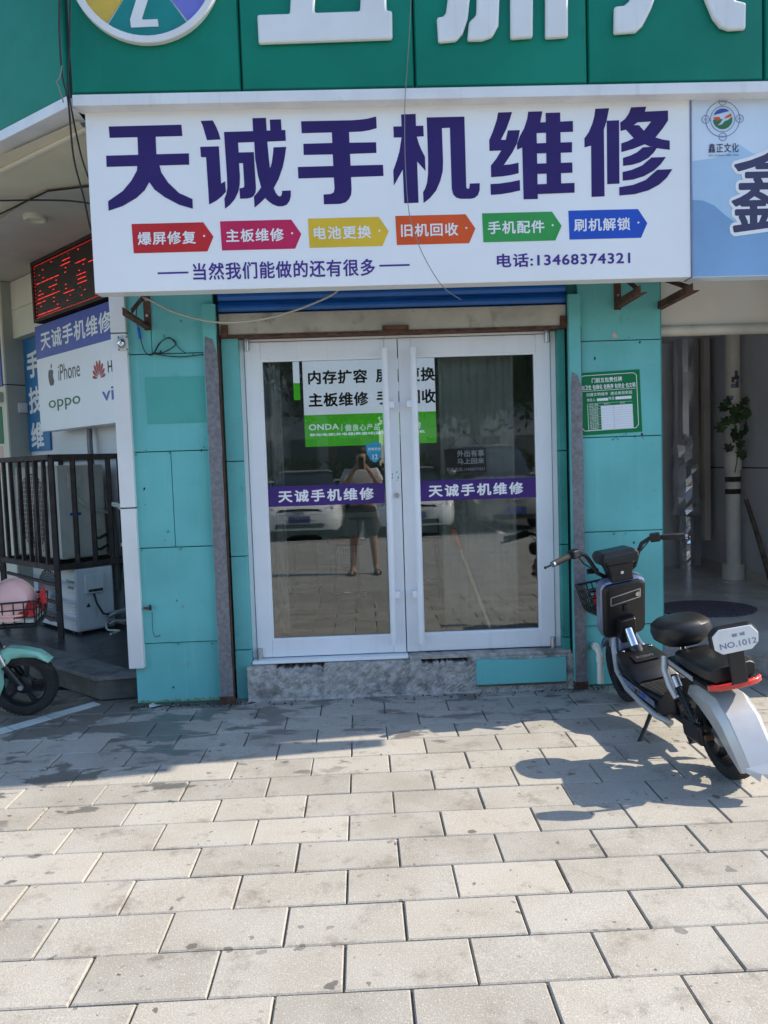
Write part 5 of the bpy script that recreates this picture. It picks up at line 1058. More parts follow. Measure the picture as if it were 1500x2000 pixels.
# swing arm, motor cover, shock absorbers, flap
for s in (-1, 1):
    B(MB().tube([(s * .075, .42, .20), (s * .082, .20, .205), (s * .075, .0, .205)], .017, 10), 'swing_arm', 'black_plastic', None, True)
    sh_ = B(MB().tube([(s * .095, .235, .440), (s * .095, .205, .395)], .02, 12), 'shock_top', 'satin_metal', None, True)
    B(MB().tube([(s * .095, .205 - k * .0021 + .0, .395 - k * .0026) for k in range(0)] or [(s * .095 + .018 * math.cos(k * .9), .205 - k * .0021 + .012 * math.sin(k * .9), .395 - k * .0027 + .010 * math.sin(k * .9)) for k in range(60)], .006, 6), 'spring', 'black_plastic', sh_, True)
    B(MB().tube([(s * .095, .205, .395), (s * .095, .06, .215)], .012, 8), 'damper', 'black_plastic', sh_, True)
    B(MB().tube([(s * .06, .0, .205), (s * .10, .0, .205)], .014, 10), 'axle_nut', 'rust', None, True)
B(MB().loft([[Vector((x, y, z)) for x in (-.075, .075)] + [Vector((x, y - .006, z)) for x in (.07, -.07)] for y, z in ((.33, .34), (.285, .24), (.27, .13), (.235, .085))]), 'inner_flap', 'rubber')
B(MB().bx(-.115, -.082, .02, .20, .155, .255), 'chain_guard', 'black_plastic', None, False, .014)
# body tub, deck and battery cover
def rs(y, hw, z0, z1, rr=.03):
    return [Vector((x, y, z)) for x, z in ((-hw + rr, z0), (hw - rr, z0), (hw, z0 + rr), (hw, z1 - rr * .6), (hw - rr, z1), (-hw + rr, z1), (-hw, z1 - rr * .6), (-hw, z0 + rr))]
B(MB().loft([rs(1.05, .075, .27, .36), rs(.98, .095, .22, .35), rs(.86, .125, .175, .315), rs(.60, .13, .155, .275), rs(.40, .12, .16, .29), rs(.30, .09, .20, .40)]), 'body_tub', 'black_plastic', None, True, .006)
cv = B(MB().loft([rs(1.00, .07, .34, .385, .015), rs(.93, .115, .31, .405, .03), rs(.80, .135, .275, .375, .03), rs(.70, .13, .27, .345, .025), rs(.655, .115, .27, .295, .015)]), 'battery_cover', 'black_plastic', None, True, .006)
Pt = Plane((0, .80, .3785), (1, 0, 0), Vector((0, .985, .21)))
B(MB().rect(Pt, -.075, .075, -.045, .035, 0, .004), 'raised_badge', 'black_plastic', cv, False, .002); B(MB().text(Pt, 'KOSDO', -.05, -.012, .05, .010, .0052, .02), 'badge_lettering', 'satin_metal', cv)
for x in (-.085, .085): B(MB().ball((x, .90, .402), (.010, .010, .004), 8, 6), 'cover_screw', 'satin_metal', cv)
fm = B(MB().loft([rs(.65, .118, .272, .283, .004), rs(.40, .108, .285, .297, .004)]), 'foot_mat', 'rubber')
for k in range(11): B(MB().bx(-.10, .10, .415 + k * .021, .425 + k * .021, .283 + (10 - k) * .0013, .301 - k * .0012), 'mat_rib', 'rubber', fm)
# frame tubes
for s in (-1, 1):
    B(MB().tube([(s * .055, 1.075, .47), (s * .085, 1.045, .38), (s * .128, .93, .285), (s * .142, .78, .225), (s * .142, .58, .195), (s * .135, .44, .175), (s * .105, .34, .165)], .0165, 12), 'frame_tube', 'scooter_silver', None, True)
    B(MB().tube([(s * .085, .33, .52), (s * .105, .315, .455), (s * .108, .275, .385), (s * .10, .235, .33)], .018, 12), 'seat_tube', 'scooter_silver', None, True)
    B(MB().bar((s * .137, .90, .268), (s * .137, .44, .238), .006, .034), 'side_trim', 'scooter_blue_silver')
Pst = Plane((-.142, .70, .25), (0, -1, 0)); B(MB().rect(Pst, .03, .055, -.010, .010, 0, .001), 'side_mark', 'print_black'); B(MB().rect(Pst, .062, .10, -.008, .008, 0, .001), 'side_mark', 'logo_grey'); B(MB().rect(Pst, .115, .16, -.010, .010, 0, .001), 'side_sticker', 'tag_blue')
# steering: column, shield, fork, basket
B(MB().tube([(0, .915, .385), (0, .985, .50)], .026, 16), 'steering_column', 'chrome', None, True); B(MB().tube([(0, .905, .372), (0, .925, .408)], .042, 16), 'column_boot', 'black_plastic', None, True)
tl = Matrix.Translation((0, 1.03, .635)) @ Matrix.Rotation(R(21), 4, 'X')
def rbox(w, h, d0, d1, r, m, n=5):
    def ol(w, h, r): return [(sx * (w - r) + r * math.cos(R(a)), sz * (h - r) + r * math.sin(R(a))) for sx, sz, a0 in ((1, 1, 0), (-1, 1, 90), (-1, -1, 180), (1, -1, 270)) for a in [a0 + 90 * i / n for i in range(n + 1)]]
    secs = []
    for ins, d in ((.0, d1), (.0, d0 + .014), (.010, d0 + .004), (.020, d0)): secs.append([m @ Vector((x, d, z)) for x, z in ol(w - ins, h - ins, max(r - ins, .01))])
    return MB().loft(secs)
shd = B(rbox(.130, .185, -.055, .03, .045, tl), 'leg_shield', 'black_plastic', None, True); B(rbox(.140, .193, -.030, .036, .05, tl), 'shield_rim', 'scooter_blue_silver', shd, True)
Pz = Plane(tl @ Vector((0, -.0555, 0)), (1, 0, 0), tl.to_3x3() @ Vector((0, 0, 1)))
m = MB()
for a, b in (((-.09, .11), (.09, .135)), ((-.09, .055), (.09, .08)), ((-.09, .11), (-.09, .055)), ((.09, .135), (.09, .08))): m.bar(Pz.pt(*a, .002), Pz.pt(*b, .002), .006, .006, tuple(Pz.n))
B(m, 'glovebox_line', 'satin_metal', shd); B(MB().poly(Pz, arc(.078, .10, .016, 0, 330, 11), 0, .003), 'round_badge', 'satin_metal', shd); B(MB().rect(Pz, -.015, .012, .0, .045, 0, .010), 'latch', 'black_gloss', shd, False, .003)
B(MB().loft([[tl @ Vector((x, y, z)) for x, y in ((-w_, -.10), (w_, -.10), (w_ + .01, -.05), (-w_ - .01, -.05))] for w_, z in ((.045, -.04), (.05, -.14), (.04, -.20))]), 'column_cover', 'black_plastic', shd, False, .008)
for s in (-1, 1):
    f = B(MB().tube([(s * .062, 1.095, .50), (s * .062, 1.135, .36)], .017, 12), 'fork_tube', 'satin_metal', None, True); B(MB().tube([(s * .062, 1.13, .375), (s * .062, 1.18, .195)], .022, 12), 'fork_slider', 'black_plastic', f, True)
B(MB().bx(-.085, .085, 1.06, 1.12, .475, .51), 'fork_crown', 'black_plastic', None, False, .01)
secs = [[Vector((x, 1.18 + (.235 - dd) * math.cos(R(a)), .195 + (.235 - dd) * math.sin(R(a)))) for x, dd in ((-.05, .04), (-.05, .01), (-.03, 0), (.03, 0), (.05, .01), (.05, .04))] for a in range(25, 160, 15)]
o = B(MB().loft(secs, False, False), 'front_mudguard', 'scooter_blue_silver', None, True)
B(MB().loft([[Vector((x, y, z)) for x, z in ((-.06, a), (.06, a), (.05, b), (-.05, b))] for y, a, b in ((1.02, .36, .46), (1.05, .35, .47))]), 'inner_shield', 'scooter_blue_silver', None, False, .01)
B(MB().ball((-.03, 1.19, .53), (.045, .05, .035), 12, 8), 'headlamp', 'ac_white', None, True)
bk = B(MB().loft([rs(1.13, .12, .56, .60, .02), rs(1.36, .12, .55, .59, .02)]), 'basket', 'black_plastic', None, True); bk.name = 'basket'
for k, (z, g) in enumerate(((.60, .0), (.645, .008), (.69, .015), (.735, .022))):
    B(MB().tube([(-.12 - g, 1.12, z), (-.12 - g, 1.36 + g, z), (.12 + g, 1.36 + g, z), (.12 + g, 1.12, z), (-.12 - g, 1.12, z)], .005 if k < 3 else .008, 6, False), 'basket_wire', 'black_plastic', bk)
for x in [-.12 + .03 * i for i in range(9)]: B(MB().tube([(x, 1.36, .58), (x * 1.18, 1.384, .735)], .004, 6), 'basket_wire', 'black_plastic', bk)
for s in (-1, 1):
    for yy in [1.13 + .04 * i for i in range(6)]: B(MB().tube([(s * .12, yy, .58), (s * .142, yy + .01, .735)], .004, 6), 'basket_wire', 'black_plastic', bk)
lk = root('wire_lock', 'dark red wire lock and cloth lying in the basket of the right scooter', 'lock', (0, 0, 0), None, (0, 0, 0)); lk.location = sc_.location; lk.rotation_euler = sc_.rotation_euler
MB().tube([(-.05 + .045 * math.cos(k * .5), 1.21 + .05 * math.sin(k * .5), .62 + k * .0022) for k in range(30)], .013, 8).build('coil', 'red_cloth', lk, True, local=True); MB().bx(-.10, .02, 1.15, 1.22, .60, .66).build('cloth', 'wood_dark', lk, bevel=.02, local=True)
# handlebar and display
B(MB().loft([[Vector((x, y, z)) for x, y in ((-w_, y0), (w_, y0), (w_ * .9, y1), (-w_ * .9, y1))] for w_, y0, y1, z in ((.070, .935, 1.05, .80), (.066, .935, 1.05, .84), (.075, .925, 1.06, .885), (.085, .92, 1.06, .905))]), 'display_neck', 'black_plastic', None, False, .008)
ds_ = B(MB().loft([[Vector((x, y, z)) for x, y in ((-w_, y0), (w_, y0), (w_, y1), (-w_, y1))] for w_, y0, y1, z in ((.090, .915, 1.06, .902), (.112, .895, 1.075, .925), (.112, .900, 1.085, .962), (.098, .925, 1.08, .985))]), 'display_housing', 'black_plastic', None, False, .014)
Pdp = Plane((0, .9115, .975), (1, 0, 0), Vector((0, .82, .57))); B(MB().add([(-.088, .904, .967), (.088, .904, .967), (.080, .928, .988), (-.080, .928, .988)], [(0, 1, 2, 3)]), 'screen', 'black_gloss', ds_)
B(MB().tube([(.0, .932, .855), (.0, .926, .855)], .010, 10), 'ignition', 'chrome', None, True)
for s in (-1, 1):
    h = B(MB().tube([(0, 1.02, .825), (s * .07, 1.02, .83), (s * .115, 1.015, .86), (s * .145, 1.01, .93), (s * .175, 1.0, .985), (s * .22, .985, 1.008), (s * .30, .95, 1.005), (s * .405, .90, .992)], .0125, 12), 'handlebar', 'black_plastic', None, True)
    B(MB().tube([(s * .285, .957, 1.006), (s * .40, .902, .993)], .0185, 14), 'grip', 'rubber', h, True); B(MB().tube([(s * .400, .902, .993), (s * .412, .896, .991)], .018, 14), 'grip_cap', 'chrome', h, True)
    B(MB().bx(-.03, .03, -.03, .028, -.022, .030, Matrix.Translation((s * .25, .972, 1.007)) @ Matrix.Rotation(R(-s * 24), 4, 'Z')), 'switch_block', 'black_plastic', h, False, .010)
    B(MB().tube([(s * .255, 1.0, .998), (s * .30, 1.01, .990), (s * .40, .965, .975), (s * .44, .945, .972)], [.010, .008, .006, .006], 8), 'brake_lever', 'black_plastic', h, True); B(MB().ball((s * .442, .944, .972), .009, 8, 6), 'lever_ball', 'black_plastic', h, True)
    B(MB().tube([(s * .22, 1.0, .99), (s * .18, 1.05, .93), (s * .10, 1.07, .86), (s * .05, 1.06, .78)], .004, 6), 'brake_hose', 'cable_black', h, True)
    B(MB().tube([(s * .09, 1.075, .862), (s * .155, 1.075, .872)], .016, 10), 'indicator', 'black_plastic', h, True)
# saddle, rear cushion, tail light, backrest
def oval(cx, cy, z, a, b, n=28, e=2.4):
    return [Vector((cx + a * math.copysign(abs(math.cos(t)) ** (2 / e), math.cos(t)), cy + b * math.copysign(abs(math.sin(t)) ** (2 / e), math.sin(t)), z)) for t in [2 * math.pi * k / n for k in range(n)]]
st2 = B(MB().loft([oval(0, .285, .585, .055, .05), oval(0, .285, .592, .10, .095), oval(0, .285, .620, .136, .122), oval(0, .285, .655, .145, .130), oval(0, .285, .690, .138, .124), oval(0, .285, .712, .110, .100), oval(0, .285, .716, .06, .055)]), 'saddle', 'black_leather', None, True)
B(MB().tube([(0, .30, .59), (0, .305, .49)], .017, 12), 'saddle_post', 'chrome', None, True); B(MB().tube([(0, .303, .50), (0, .303, .535)], .026, 12), 'post_clamp', 'satin_metal', None, True)
cs = B(MB().loft([rs(.245, .060, .515, .555, .012), rs(.20, .090, .512, .580, .02), rs(.05, .112, .512, .592, .025), rs(-.12, .118, .512, .596, .025), rs(-.165, .108, .515, .585, .02)]), 'rear_cushion', 'black_leather', None, True, .004)
ry = B(MB().loft([rs(.34, .075, .455, .510, .015), rs(.20, .100, .462, .511, .015), rs(-.12, .125, .475, .511, .015), rs(-.185, .110, .485, .512, .012)]), 'carrier', 'black_plastic', None, True, .004)
for s in (-1, 1): B(MB().bar((s * .105, .25, .515), (s * .124, -.02, .508), .006, .022), 'carrier_trim', 'scooter_silver', ry)
B(MB().loft([[Vector((x, y, z)) for y, z in ((yy, .487), (yy - .016, .492), (yy - .016, .514), (yy, .519))] for x, yy in ((-.125, -.155), (-.09, -.182), (0, -.192), (.09, -.182), (.125, -.155))]), 'tail_light', 'red_lens', None, True, .003)
B(MB().bx(-.035, .04, -.215, -.20, .515, .685), 'backrest_bracket', 'black_plastic', None, False, .004)
hexo = [(-.100, -.030), (-.068, -.058), (.066, -.058), (.100, -.030), (.108, .014), (.080, .056), (-.066, .062), (-.100, .034)]
Pk = Plane((0, -.205, .722), Vector((.97, -.20, .06)), Vector((-.06, 0, 1))); bk2 = B(MB().poly(Pk, hexo, -.02, .032), 'backrest', 'black_leather', None, False, .012)
pc = B(MB().poly(Pk, [(x * .93, y * .93) for x, y in hexo], .032, .040), 'number_cover', 'letter_white', bk2, False, .006)
B(MB().text(Pk, 'NO.1012', -.070, -.030, .086, -.004, .0408, .015).text(Pk, '聊 城', -.012, .014, .044, .030, .0408, .02), 'number_lettering', 'logo_line', pc)
# side stand
B(MB().tube([(-.10, .56, .17), (-.17, .53, .09), (-.235, .50, .028)], [.013, .011, .010], 8).bx(-.275, -.215, .485, .515, .020, .030), 'side_stand', 'black_plastic', None, True)

# ================================================================== mint scooter cut by the left picture edge
s2 = root('mint_scooter', 'mint green electric scooter with wire basket at the left picture edge', 'scooter', (-2.19, -.20, 0), None, (0, R(5), R(-84)))
def D(mb, nm, mt, par=None, sm=False, bv=0): return mb.build(nm, mt, par or s2, sm, bv, local=True)
wheel(s2, 0, .205, .080, 5, hubm='black_plastic'); wheel(s2, -1.15, .205, .08, 5)
for s in (-1, 1):
    f = D(MB().tube([(s * .058, -.125, .44), (s * .058, -.085, .335)], .014, 12), 'fork_tube', 'satin_metal', None, True); D(MB().tube([(s * .058, -.09, .345), (s * .06, 0, .205)], .021, 12), 'fork_slider', 'black_plastic', f, True); D(MB().tube([(s * .06, 0, .205), (s * .085, 0, .205)], .016, 10), 'axle_nut', 'satin_metal', f, True)
secs = []
for a, th in ((40, .02), (62, .035), (85, .05), (105, .07), (125, .10), (145, .13), (165, .15), (185, .14), (205, .10)):
    c_, n_ = math.cos(R(a)), math.sin(R(a)); ro_ = .238 + (.02 if a > 100 else 0); ri = ro_ - th
    secs.append([Vector((x, r * c_, .205 + r * n_)) for x, r in ((-.047, ri), (-.05, ro_ - .015), (-.032, ro_), (.032, ro_), (.05, ro_ - .015), (.047, ri))])
mg = D(MB().loft(secs, False, False), 'front_mudguard', 'mint', None, True); mg.modifiers.new('t', 'SOLIDIFY').thickness = .004
for s in (-1, 1):
    for a, rr in ((118, .195), (150, .175)): D(MB().ball((s * .050, rr * math.cos(R(a)), .205 + rr * math.sin(R(a))), .008, 8, 6), 'rivet', 'black_plastic', mg)
D(MB().loft([rs(-.20, .06, .40, .75, .03), rs(-.30, .16, .30, .80, .04), rs(-.36, .17, .26, .80, .04)]), 'leg_shield', 'mint', None, True, .01)
D(MB().loft([rs(-.30, .14, .20, .30, .02), rs(-.75, .15, .20, .30, .02), rs(-.85, .13, .22, .50, .03), rs(-1.30, .12, .36, .58, .03)]), 'body', 'mint', None, True, .01)
D(MB().loft([oval(0, -1.0, .585, .12, .22), oval(0, -1.0, .62, .14, .25), oval(0, -1.0, .66, .12, .23)]), 'saddle', 'black_leather', None, True)
D(MB().tube([(0, -.13, .44), (0, -.24, .90)], .022, 12), 'steering_column', 'black_plastic', None, True)
for s in (-1, 1): h = D(MB().tube([(0, -.24, .90), (s * .12, -.24, .93), (s * .2, -.27, .99), (s * .36, -.34, 1.0)], .012, 10), 'handlebar', 'black_plastic', None, True); D(MB().tube([(s * .25, -.30, .995), (s * .37, -.345, 1.0)], .018, 12), 'grip', 'rubber', h, True)
bk = D(MB().loft([rs(-.12, .10, 0.590, 0.625, .015), rs(.13, .10, 0.590, 0.625, .015)]), 'basket', 'black_plastic', None, True, .01)
for k, (z, g) in enumerate(((0.660, .004), (0.710, .011), (0.760, .018))):
    D(MB().tube([(-.105 - g, -.13, z), (-.105 - g, .135 + g, z + .008), (.105 + g, .135 + g, z + .008), (.105 + g, -.13, z), (-.105 - g, -.13, z)], .0045 if k < 2 else .0065, 6, False), 'basket_wire', 'black_plastic', bk)
for x in (-.10, -.05, 0, .05, .10): D(MB().tube([(x, .135, 0.610), (x * 1.18, .155, 0.765)], .004, 6), 'basket_wire', 'black_plastic', bk)
for s in (-1, 1):
    for yy in (-.12, -.055, .01, .07, .13): D(MB().tube([(s * .105, yy, 0.610), (s * .124, yy + .008, 0.765)], .004, 6), 'basket_wire', 'black_plastic', bk)
for x in (-.09, -.03, .03, .09): D(MB().tube([(x, -.135, 0.610), (x, -.145, 0.860), (x, -.10, 0.960)], .006, 6), 'basket_back_wire', 'black_plastic', bk)
D(MB().tube([(-.10, -.10, 0.960), (.10, -.10, 0.960)], .006, 6).tube([(-.10, -.143, 0.840), (.10, -.143, 0.840)], .005, 6), 'basket_back_wire', 'black_plastic', bk)
W2 = Matrix.Translation(s2.location) @ s2.rotation_euler.to_matrix().to_4x4()
hl = root('helmet', 'pale pink helmet lying in the basket of the mint scooter', 'helmet', tuple(W2 @ Vector((0, -.02, .70))), None, (0, 0, R(-70)))
hl.scale = (1.18, 1.18, 1.1)
secs = []
for k in range(9):
    p = R(10 + k * 11); secs.append([Vector((.098 * math.sin(p) * math.cos(t), .125 * math.sin(p) * math.sin(t), .20 * math.cos(p) - .03)) for t in [2 * math.pi * j / 24 for j in range(24)]])
hs_ = MB().loft(secs).build('shell', 'helmet_pink', hl, True, local=True); MB().tube([(.104 * math.cos(t), .127 * math.sin(t), -.028) for t in [2 * math.pi * j / 24 for j in range(25)]], .007, 6, False).build('edge_trim', 'helmet_pink', hl, True, local=True)
MB().tube([(.0, .128 * math.sin(R(a)) * 1.01, .20 * math.cos(R(a)) * 1.01 - .03) for a in range(-85, 86, 10)], .004, 6).build('seam', 'helmet_pink', hl, True, local=True)
rnd = random.Random(9); vs = []; n1, n2 = 12, 9; fs = []
for i in range(n1 + 1):
    for j in range(n2 + 1): a = i / n1 - .5; b = j / n2 - .5; vs.append(W2 @ Vector((b * .215, a * .262 + .005, .662 + rnd.uniform(-.012, .045) + (.06 if i > n1 - 3 else 0) * rnd.random())))
for i in range(n1):
    for j in range(n2): fs.append((i * (n2 + 1) + j, (i + 1) * (n2 + 1) + j, (i + 1) * (n2 + 1) + j + 1, i * (n2 + 1) + j + 1))
o = MB().add(vs, fs).build('red_cloth', 'red_cloth', None, True, fix=False); o.modifiers.new('t', 'SOLIDIFY').thickness = .01; single(o, 'crumpled red cloth under the pink helmet in the basket', 'cloth')
o2 = MB().add([W2 @ Vector((x, .165 + rnd.uniform(-.02, .02), .77 + z)) for x, z in ((-.02, -.05), (.05, -.04), (.07, .03), (.03, .07), (-.03, .03))], [(0, 1, 2, 3, 4)]).build('red_cloth_corner', 'red_cloth', None, fix=False); o2.modifiers.new('t', 'SOLIDIFY').thickness = .006
o2.parent = o
pl_ = MB().loft([[W2 @ Vector((x + rnd.uniform(-.004, .004), y, .630 + rnd.uniform(-.003, .003) + z)) for x, z in ((-.098, 0), (.098, 0), (.098, .022), (-.098, .022))] for y in [-.11 + k * .03 for k in range(9)]]).build('plastic_bag', 'paper_scrap', None, False); single(pl_, 'crumpled clear plastic bag at the bottom of the left basket', 'bag')
# ================================================================== street behind the camera (seen in the glass)
def car(label, x, y, paint, kind, rz=0):
    r = root('parked_car', label, 'car', (x, y, -.056), 'cars parked across the pavement', (0, 0, rz))
    hi = kind == 'van'; L_ = 4.5
    def B(mb, nm, mt, par=None, sm=False, bv=0): return mb.build(nm, mt, par or r, sm, bv, local=True)
    def sec(yy, hw, zb, zs, zt, inset=.10, tb=.0):
        h = [(hw * .90, zb), (hw * .985, zb + .10), (hw, zb + (zs - zb) * .55), (hw * .985, zs), (hw - inset, zt - .03), ((hw - inset) * .6, zt + .005)]
        return [Vector((a, yy, z)) for a, z in h] + [Vector((-a, yy, z)) for a, z in reversed(h)]
    if not hi:
        st_ = [(0, .62, .30, .52, .60), (-.05, .76, .22, .62, .70), (-.22, .86, .19, .70, .80), (-.6, .90, .18, .76, .88), (-1.25, .92, .18, .82, .96), (-1.5, .92, .18, .86, .98), (-3.6, .92, .18, .90, 1.0), (-4.2, .90, .20, .88, 1.02), (-4.45, .80, .30, .80, .95)]
        cab = [(-1.15, .70, .95, .97), (-1.75, .66, .95, 1.36), (-2.2, .63, .95, 1.45), (-3.0, .62, .95, 1.44), (-3.7, .60, .95, 1.22), (-4.1, .58, .95, 1.03)]
    else:
        st_ = [(0, .70, .34, .75, .92), (-.06, .82, .25, .85, 1.02), (-.3, .89, .22, .92, 1.10), (-.9, .92, .22, 1.02, 1.20), (-1.2, .93, .22, 1.05, 1.22), (-4.3, .93, .24, 1.08, 1.22), (-4.5, .88, .34, 1.0, 1.2)]
        cab = [(-.85, .74, 1.18, 1.21), (-1.5, .72, 1.18, 1.82), (-2.0, .71, 1.18, 1.92), (-4.2, .69, 1.18, 1.90), (-4.45, .67, 1.18, 1.25)]
    B(MB().loft([sec(*q) for q in st_]), 'body', paint, None, True)
    B(MB().loft([[Vector((a * q[1], q[0], z)) for a, z in ((1.15, q[2]), (1.08, q[2] + (q[3] - q[2]) * .1), (1, q[3] - .05), (.85, q[3]), (-.85, q[3]), (-1, q[3] - .05), (-1.08, q[2] + (q[3] - q[2]) * .1), (-1.15, q[2]))] for q in cab]), 'cabin_glass', 'car_glass', None, True)
    B(MB().loft([[Vector((a * q[1], q[0], z)) for a, z in ((1.0, q[3] - .03), (.85, q[3] + .012), (-.85, q[3] + .012), (-1.0, q[3] - .03), (-.8, q[3] - .05), (.8, q[3] - .05))] for q in cab[2:-1]]), 'roof', paint, None, True)
    zg = .55 if not hi else .78
    PFc = Plane((0, .012, 0), (-1, 0, 0))
    if kind == 'wide': B(MB().loft([[Vector((a, .0 if abs(a) < .5 else -.05, z)), Vector((a, .03 - abs(a) * .1, z))] for a, z in ((.56, zg), (.42, zg + .12), (0, zg + .14), (-.42, zg + .12), (-.56, zg), (-.42, zg - .13), (0, zg - .15), (.42, zg - .13), (.56, zg))], False, False), 'grille_rim', 'chrome')
    g = B(MB().add([(x_, .035 - abs(x_) * .10, zg + z_) for x_, z_ in ((.54, 0), (.42, .11), (0, .13), (-.42, .11), (-.54, 0), (-.42, -.12), (0, -.14), (.42, -.12))], [tuple(range(8))]), 'grille', 'black_gloss')
    if kind == 'wide':
        B(MB().tube([(.095 * math.cos(R(a)), .052, zg + .095 * math.sin(R(a))) for a in range(0, 361, 15)], .011, 6, False), 'badge_ring', 'chrome', g)
        m = MB()
        for a in (90, 210, 330): m.bar((0, .052, zg), (.09 * math.cos(R(a)), .052, zg + .09 * math.sin(R(a))), .018, .008)
        B(m, 'badge', 'chrome', g)
        B(MB().bar((-.5, .045, zg), (.5, .045, zg), .02, .012), 'grille_bar', 'chrome', g)
    else:
        m = MB()
        for k in range(13): m.bar((-.36 + k * .06, .045 - abs(-.36 + k * .06) * .08, zg - .1), (-.36 + k * .06, .045 - abs(-.36 + k * .06) * .08, zg + .1), .012, .01)
        B(m, 'grille_bars', 'chrome', g)
    for s in (-1, 1):
        l = B(MB().loft([[Vector((s * a, yy + .02, z)) for a, yy, z in q] for q in ([(.55, -.05, zg + .02), (.55, -.05, zg + .13)], [(.70, -.10, zg + .03), (.70, -.13, zg + .18)], [(.85, -.24, zg + .10), (.83, -.30, zg + .22)])], False, False), 'headlight', 'car_lamp')
        B(MB().ball((s * .68, -.08, zg + .10), (.05, .04, .045), 10, 8), 'lamp_lens', 'chrome', l, True)
        B(MB().add([(s * .50, -.02, .30), (s * .78, -.09, .30), (s * .80, -.12, .42), (s * .55, -.02, .40)], [(0, 1, 2, 3)]), 'intake', 'black_gloss')
        B(MB().ball((s * 1.02, -1.45 if not hi else -1.3, 1.02 if not hi else 1.3), (.10, .07, .07), 10, 8), 'mirror', paint, None, True)
        for yy in (-.85, -3.6):
            wm = Matrix.Translation((s * .80, yy, .33)) @ Matrix.Rotation(R(90), 4, 'Y')
            t = B(MB().lathe([(.20, -.10), (.31, -.11), (.33, -.08), (.33, .08), (.31, .11), (.20, .10)], 28, wm, True), 'tyre', 'rubber', None, True)
            B(MB().lathe([(.0, s * .08), (.10, s * .09), (.20, s * .095), (.21, s * .06)], 20, wm), 'rim', 'satin_metal', t, True)
    B(MB().add([(-.52, .005, .27), (.52, .005, .27), (.50, .01, .36), (-.50, .01, .36)], [(0, 1, 2, 3)]), 'lower_grille', 'black_gloss')
    B(MB().bx(-.22, .22, .03, .045, .38, .52), 'number_plate', 'plate_blue')
    return r
car('white car with wide grille and round badge reflected in the left glass', -1.33, -11.0, 'car_white', 'wide')
car('white car with upright grille bars reflected beside the door handles', 1.12, -11.2, 'car_white', 'bars')
car('silver van reflected in the right glass door', 3.35, -11.6, 'car_silver', 'van', R(-10))
# street railing behind the cars
for k in range(7):
    x0 = -7.5 + k * 2.2; f = root('street_railing', 'white street railing section behind the parked cars, number %s from the left' % ('one', 'two', 'three', 'four', 'five', 'six', 'seven')[k], 'railing', (x0, -17.5, -.06), 'railing sections along the road')
    for z in (.35, 1.05): MB().bx(x0, x0 + 2.1, -17.53, -17.47, z, z + .05).build('rail', 'rail_white', f)
    for j in range(12): MB().bx(x0 + .09 + j * .17, x0 + .115 + j * .17, -17.512, -17.488, .40, 1.05).build('bar', 'rail_white', f)
    MB().bx(x0 - .04, x0 + .04, -17.54, -17.46, -.06, 1.18).build('post', 'rail_white', f)
# trees and a block across the road
def tree(x, y, h, rad, seed, label):
    t = root('street_tree', label, 'tree', (x, y, -.06), 'trees across the road'); rd = random.Random(seed)
    m = MB().tube([(x, y, -.06), (x + .05, y, h * .3), (x - .05, y + .1, h * .55)], [.18, .14, .09], 10)
    tips = []
    for k in range(9):
        a = k * 2.4; e = Vector((x + rad * .75 * math.cos(a) * rd.uniform(.5, 1), y + rad * .75 * math.sin(a) * rd.uniform(.5, 1), h * rd.uniform(.5, .92))); b_ = Vector((x, y, h * rd.uniform(.3, .5)))
        m.tube([b_, (b_ + e) / 2 + Vector((0, 0, .2)), e], [.07, .045, .015], 6); tips.append(e)
    m.build('trunk', 'bark', t, True)
    vs, fs = [], []
    for k in range(5200):
        c_ = rd.choice(tips) + Vector((rd.gauss(0, rad * .28), rd.gauss(0, rad * .28), rd.gauss(0, h * .09))); a = Vector((rd.uniform(-1, 1), rd.uniform(-1, 1), rd.uniform(-1, 1))).normalized() * rd.uniform(.11, .20); b_ = a.orthogonal().normalized() * rd.uniform(.05, .10); i = len(vs)
        vs += [c_ - a, c_ + b_, c_ + a, c_ - b_]; fs.append((i, i + 1, i + 2, i + 3))
    MB().add(vs, fs).build('crown', 'leaf', t, fix=False)
for k, (x, y, h, r_, w_) in enumerate(((-6.2, -20.5, 6.5, 2.2, 'leftmost'), (-1.0, -21.5, 8.0, 2.7, 'tallest'), (3.8, -20.2, 7.2, 2.5, 'broad'), (8.0, -21, 7.0, 2.4, 'rightmost'), (1.4, -26, 9.5, 3.0, 'farthest'))): tree(x, y, h, r_, 40 + k, '%s leafy street tree across the road, seen only in the glass' % w_)
hg = MB(); rd = random.Random(77); vs, fs = [], []  # hedge added to cover the bright gap under the mirrored crowns
for k in range(9000):
    c_ = Vector((rd.uniform(-14, 14), rd.gauss(-19.0, .28), rd.uniform(-.05, 1.0) * (1.55 + .25 * math.sin(rd.uniform(0, 6)))))
    a = Vector((rd.uniform(-1, 1), rd.uniform(-1, 1), rd.uniform(-1, 1))).normalized() * rd.uniform(.08, .17); b_ = a.orthogonal().normalized() * rd.uniform(.05, .09); i = len(vs)
    vs += [c_ - a, c_ + b_, c_ + a, c_ - b_]; fs.append((i, i + 1, i + 2, i + 3))
o = hg.add(vs, fs).build('hedge', 'leaf', None, fix=False); o['kind'] = 'stuff'; o['label'] = 'leafy hedge added behind the railing to darken the mirrored street'; o['category'] = 'hedge'
b2_ = root('low_block', 'low grey building across the road behind the trees at right', 'building', (8, -34, 0))
MB().bx(2.5, 22, -42, -34, -.06, 9).build('wall', 'building_grey', b2_)
for i in range(8):
    for j in range(3): MB().bx(3.4 + i * 2.3, 4.8 + i * 2.3, -33.98, -33.9, 1.2 + j * 2.7, 2.7 + j * 2.7).build('window', 'building_glass', b2_)
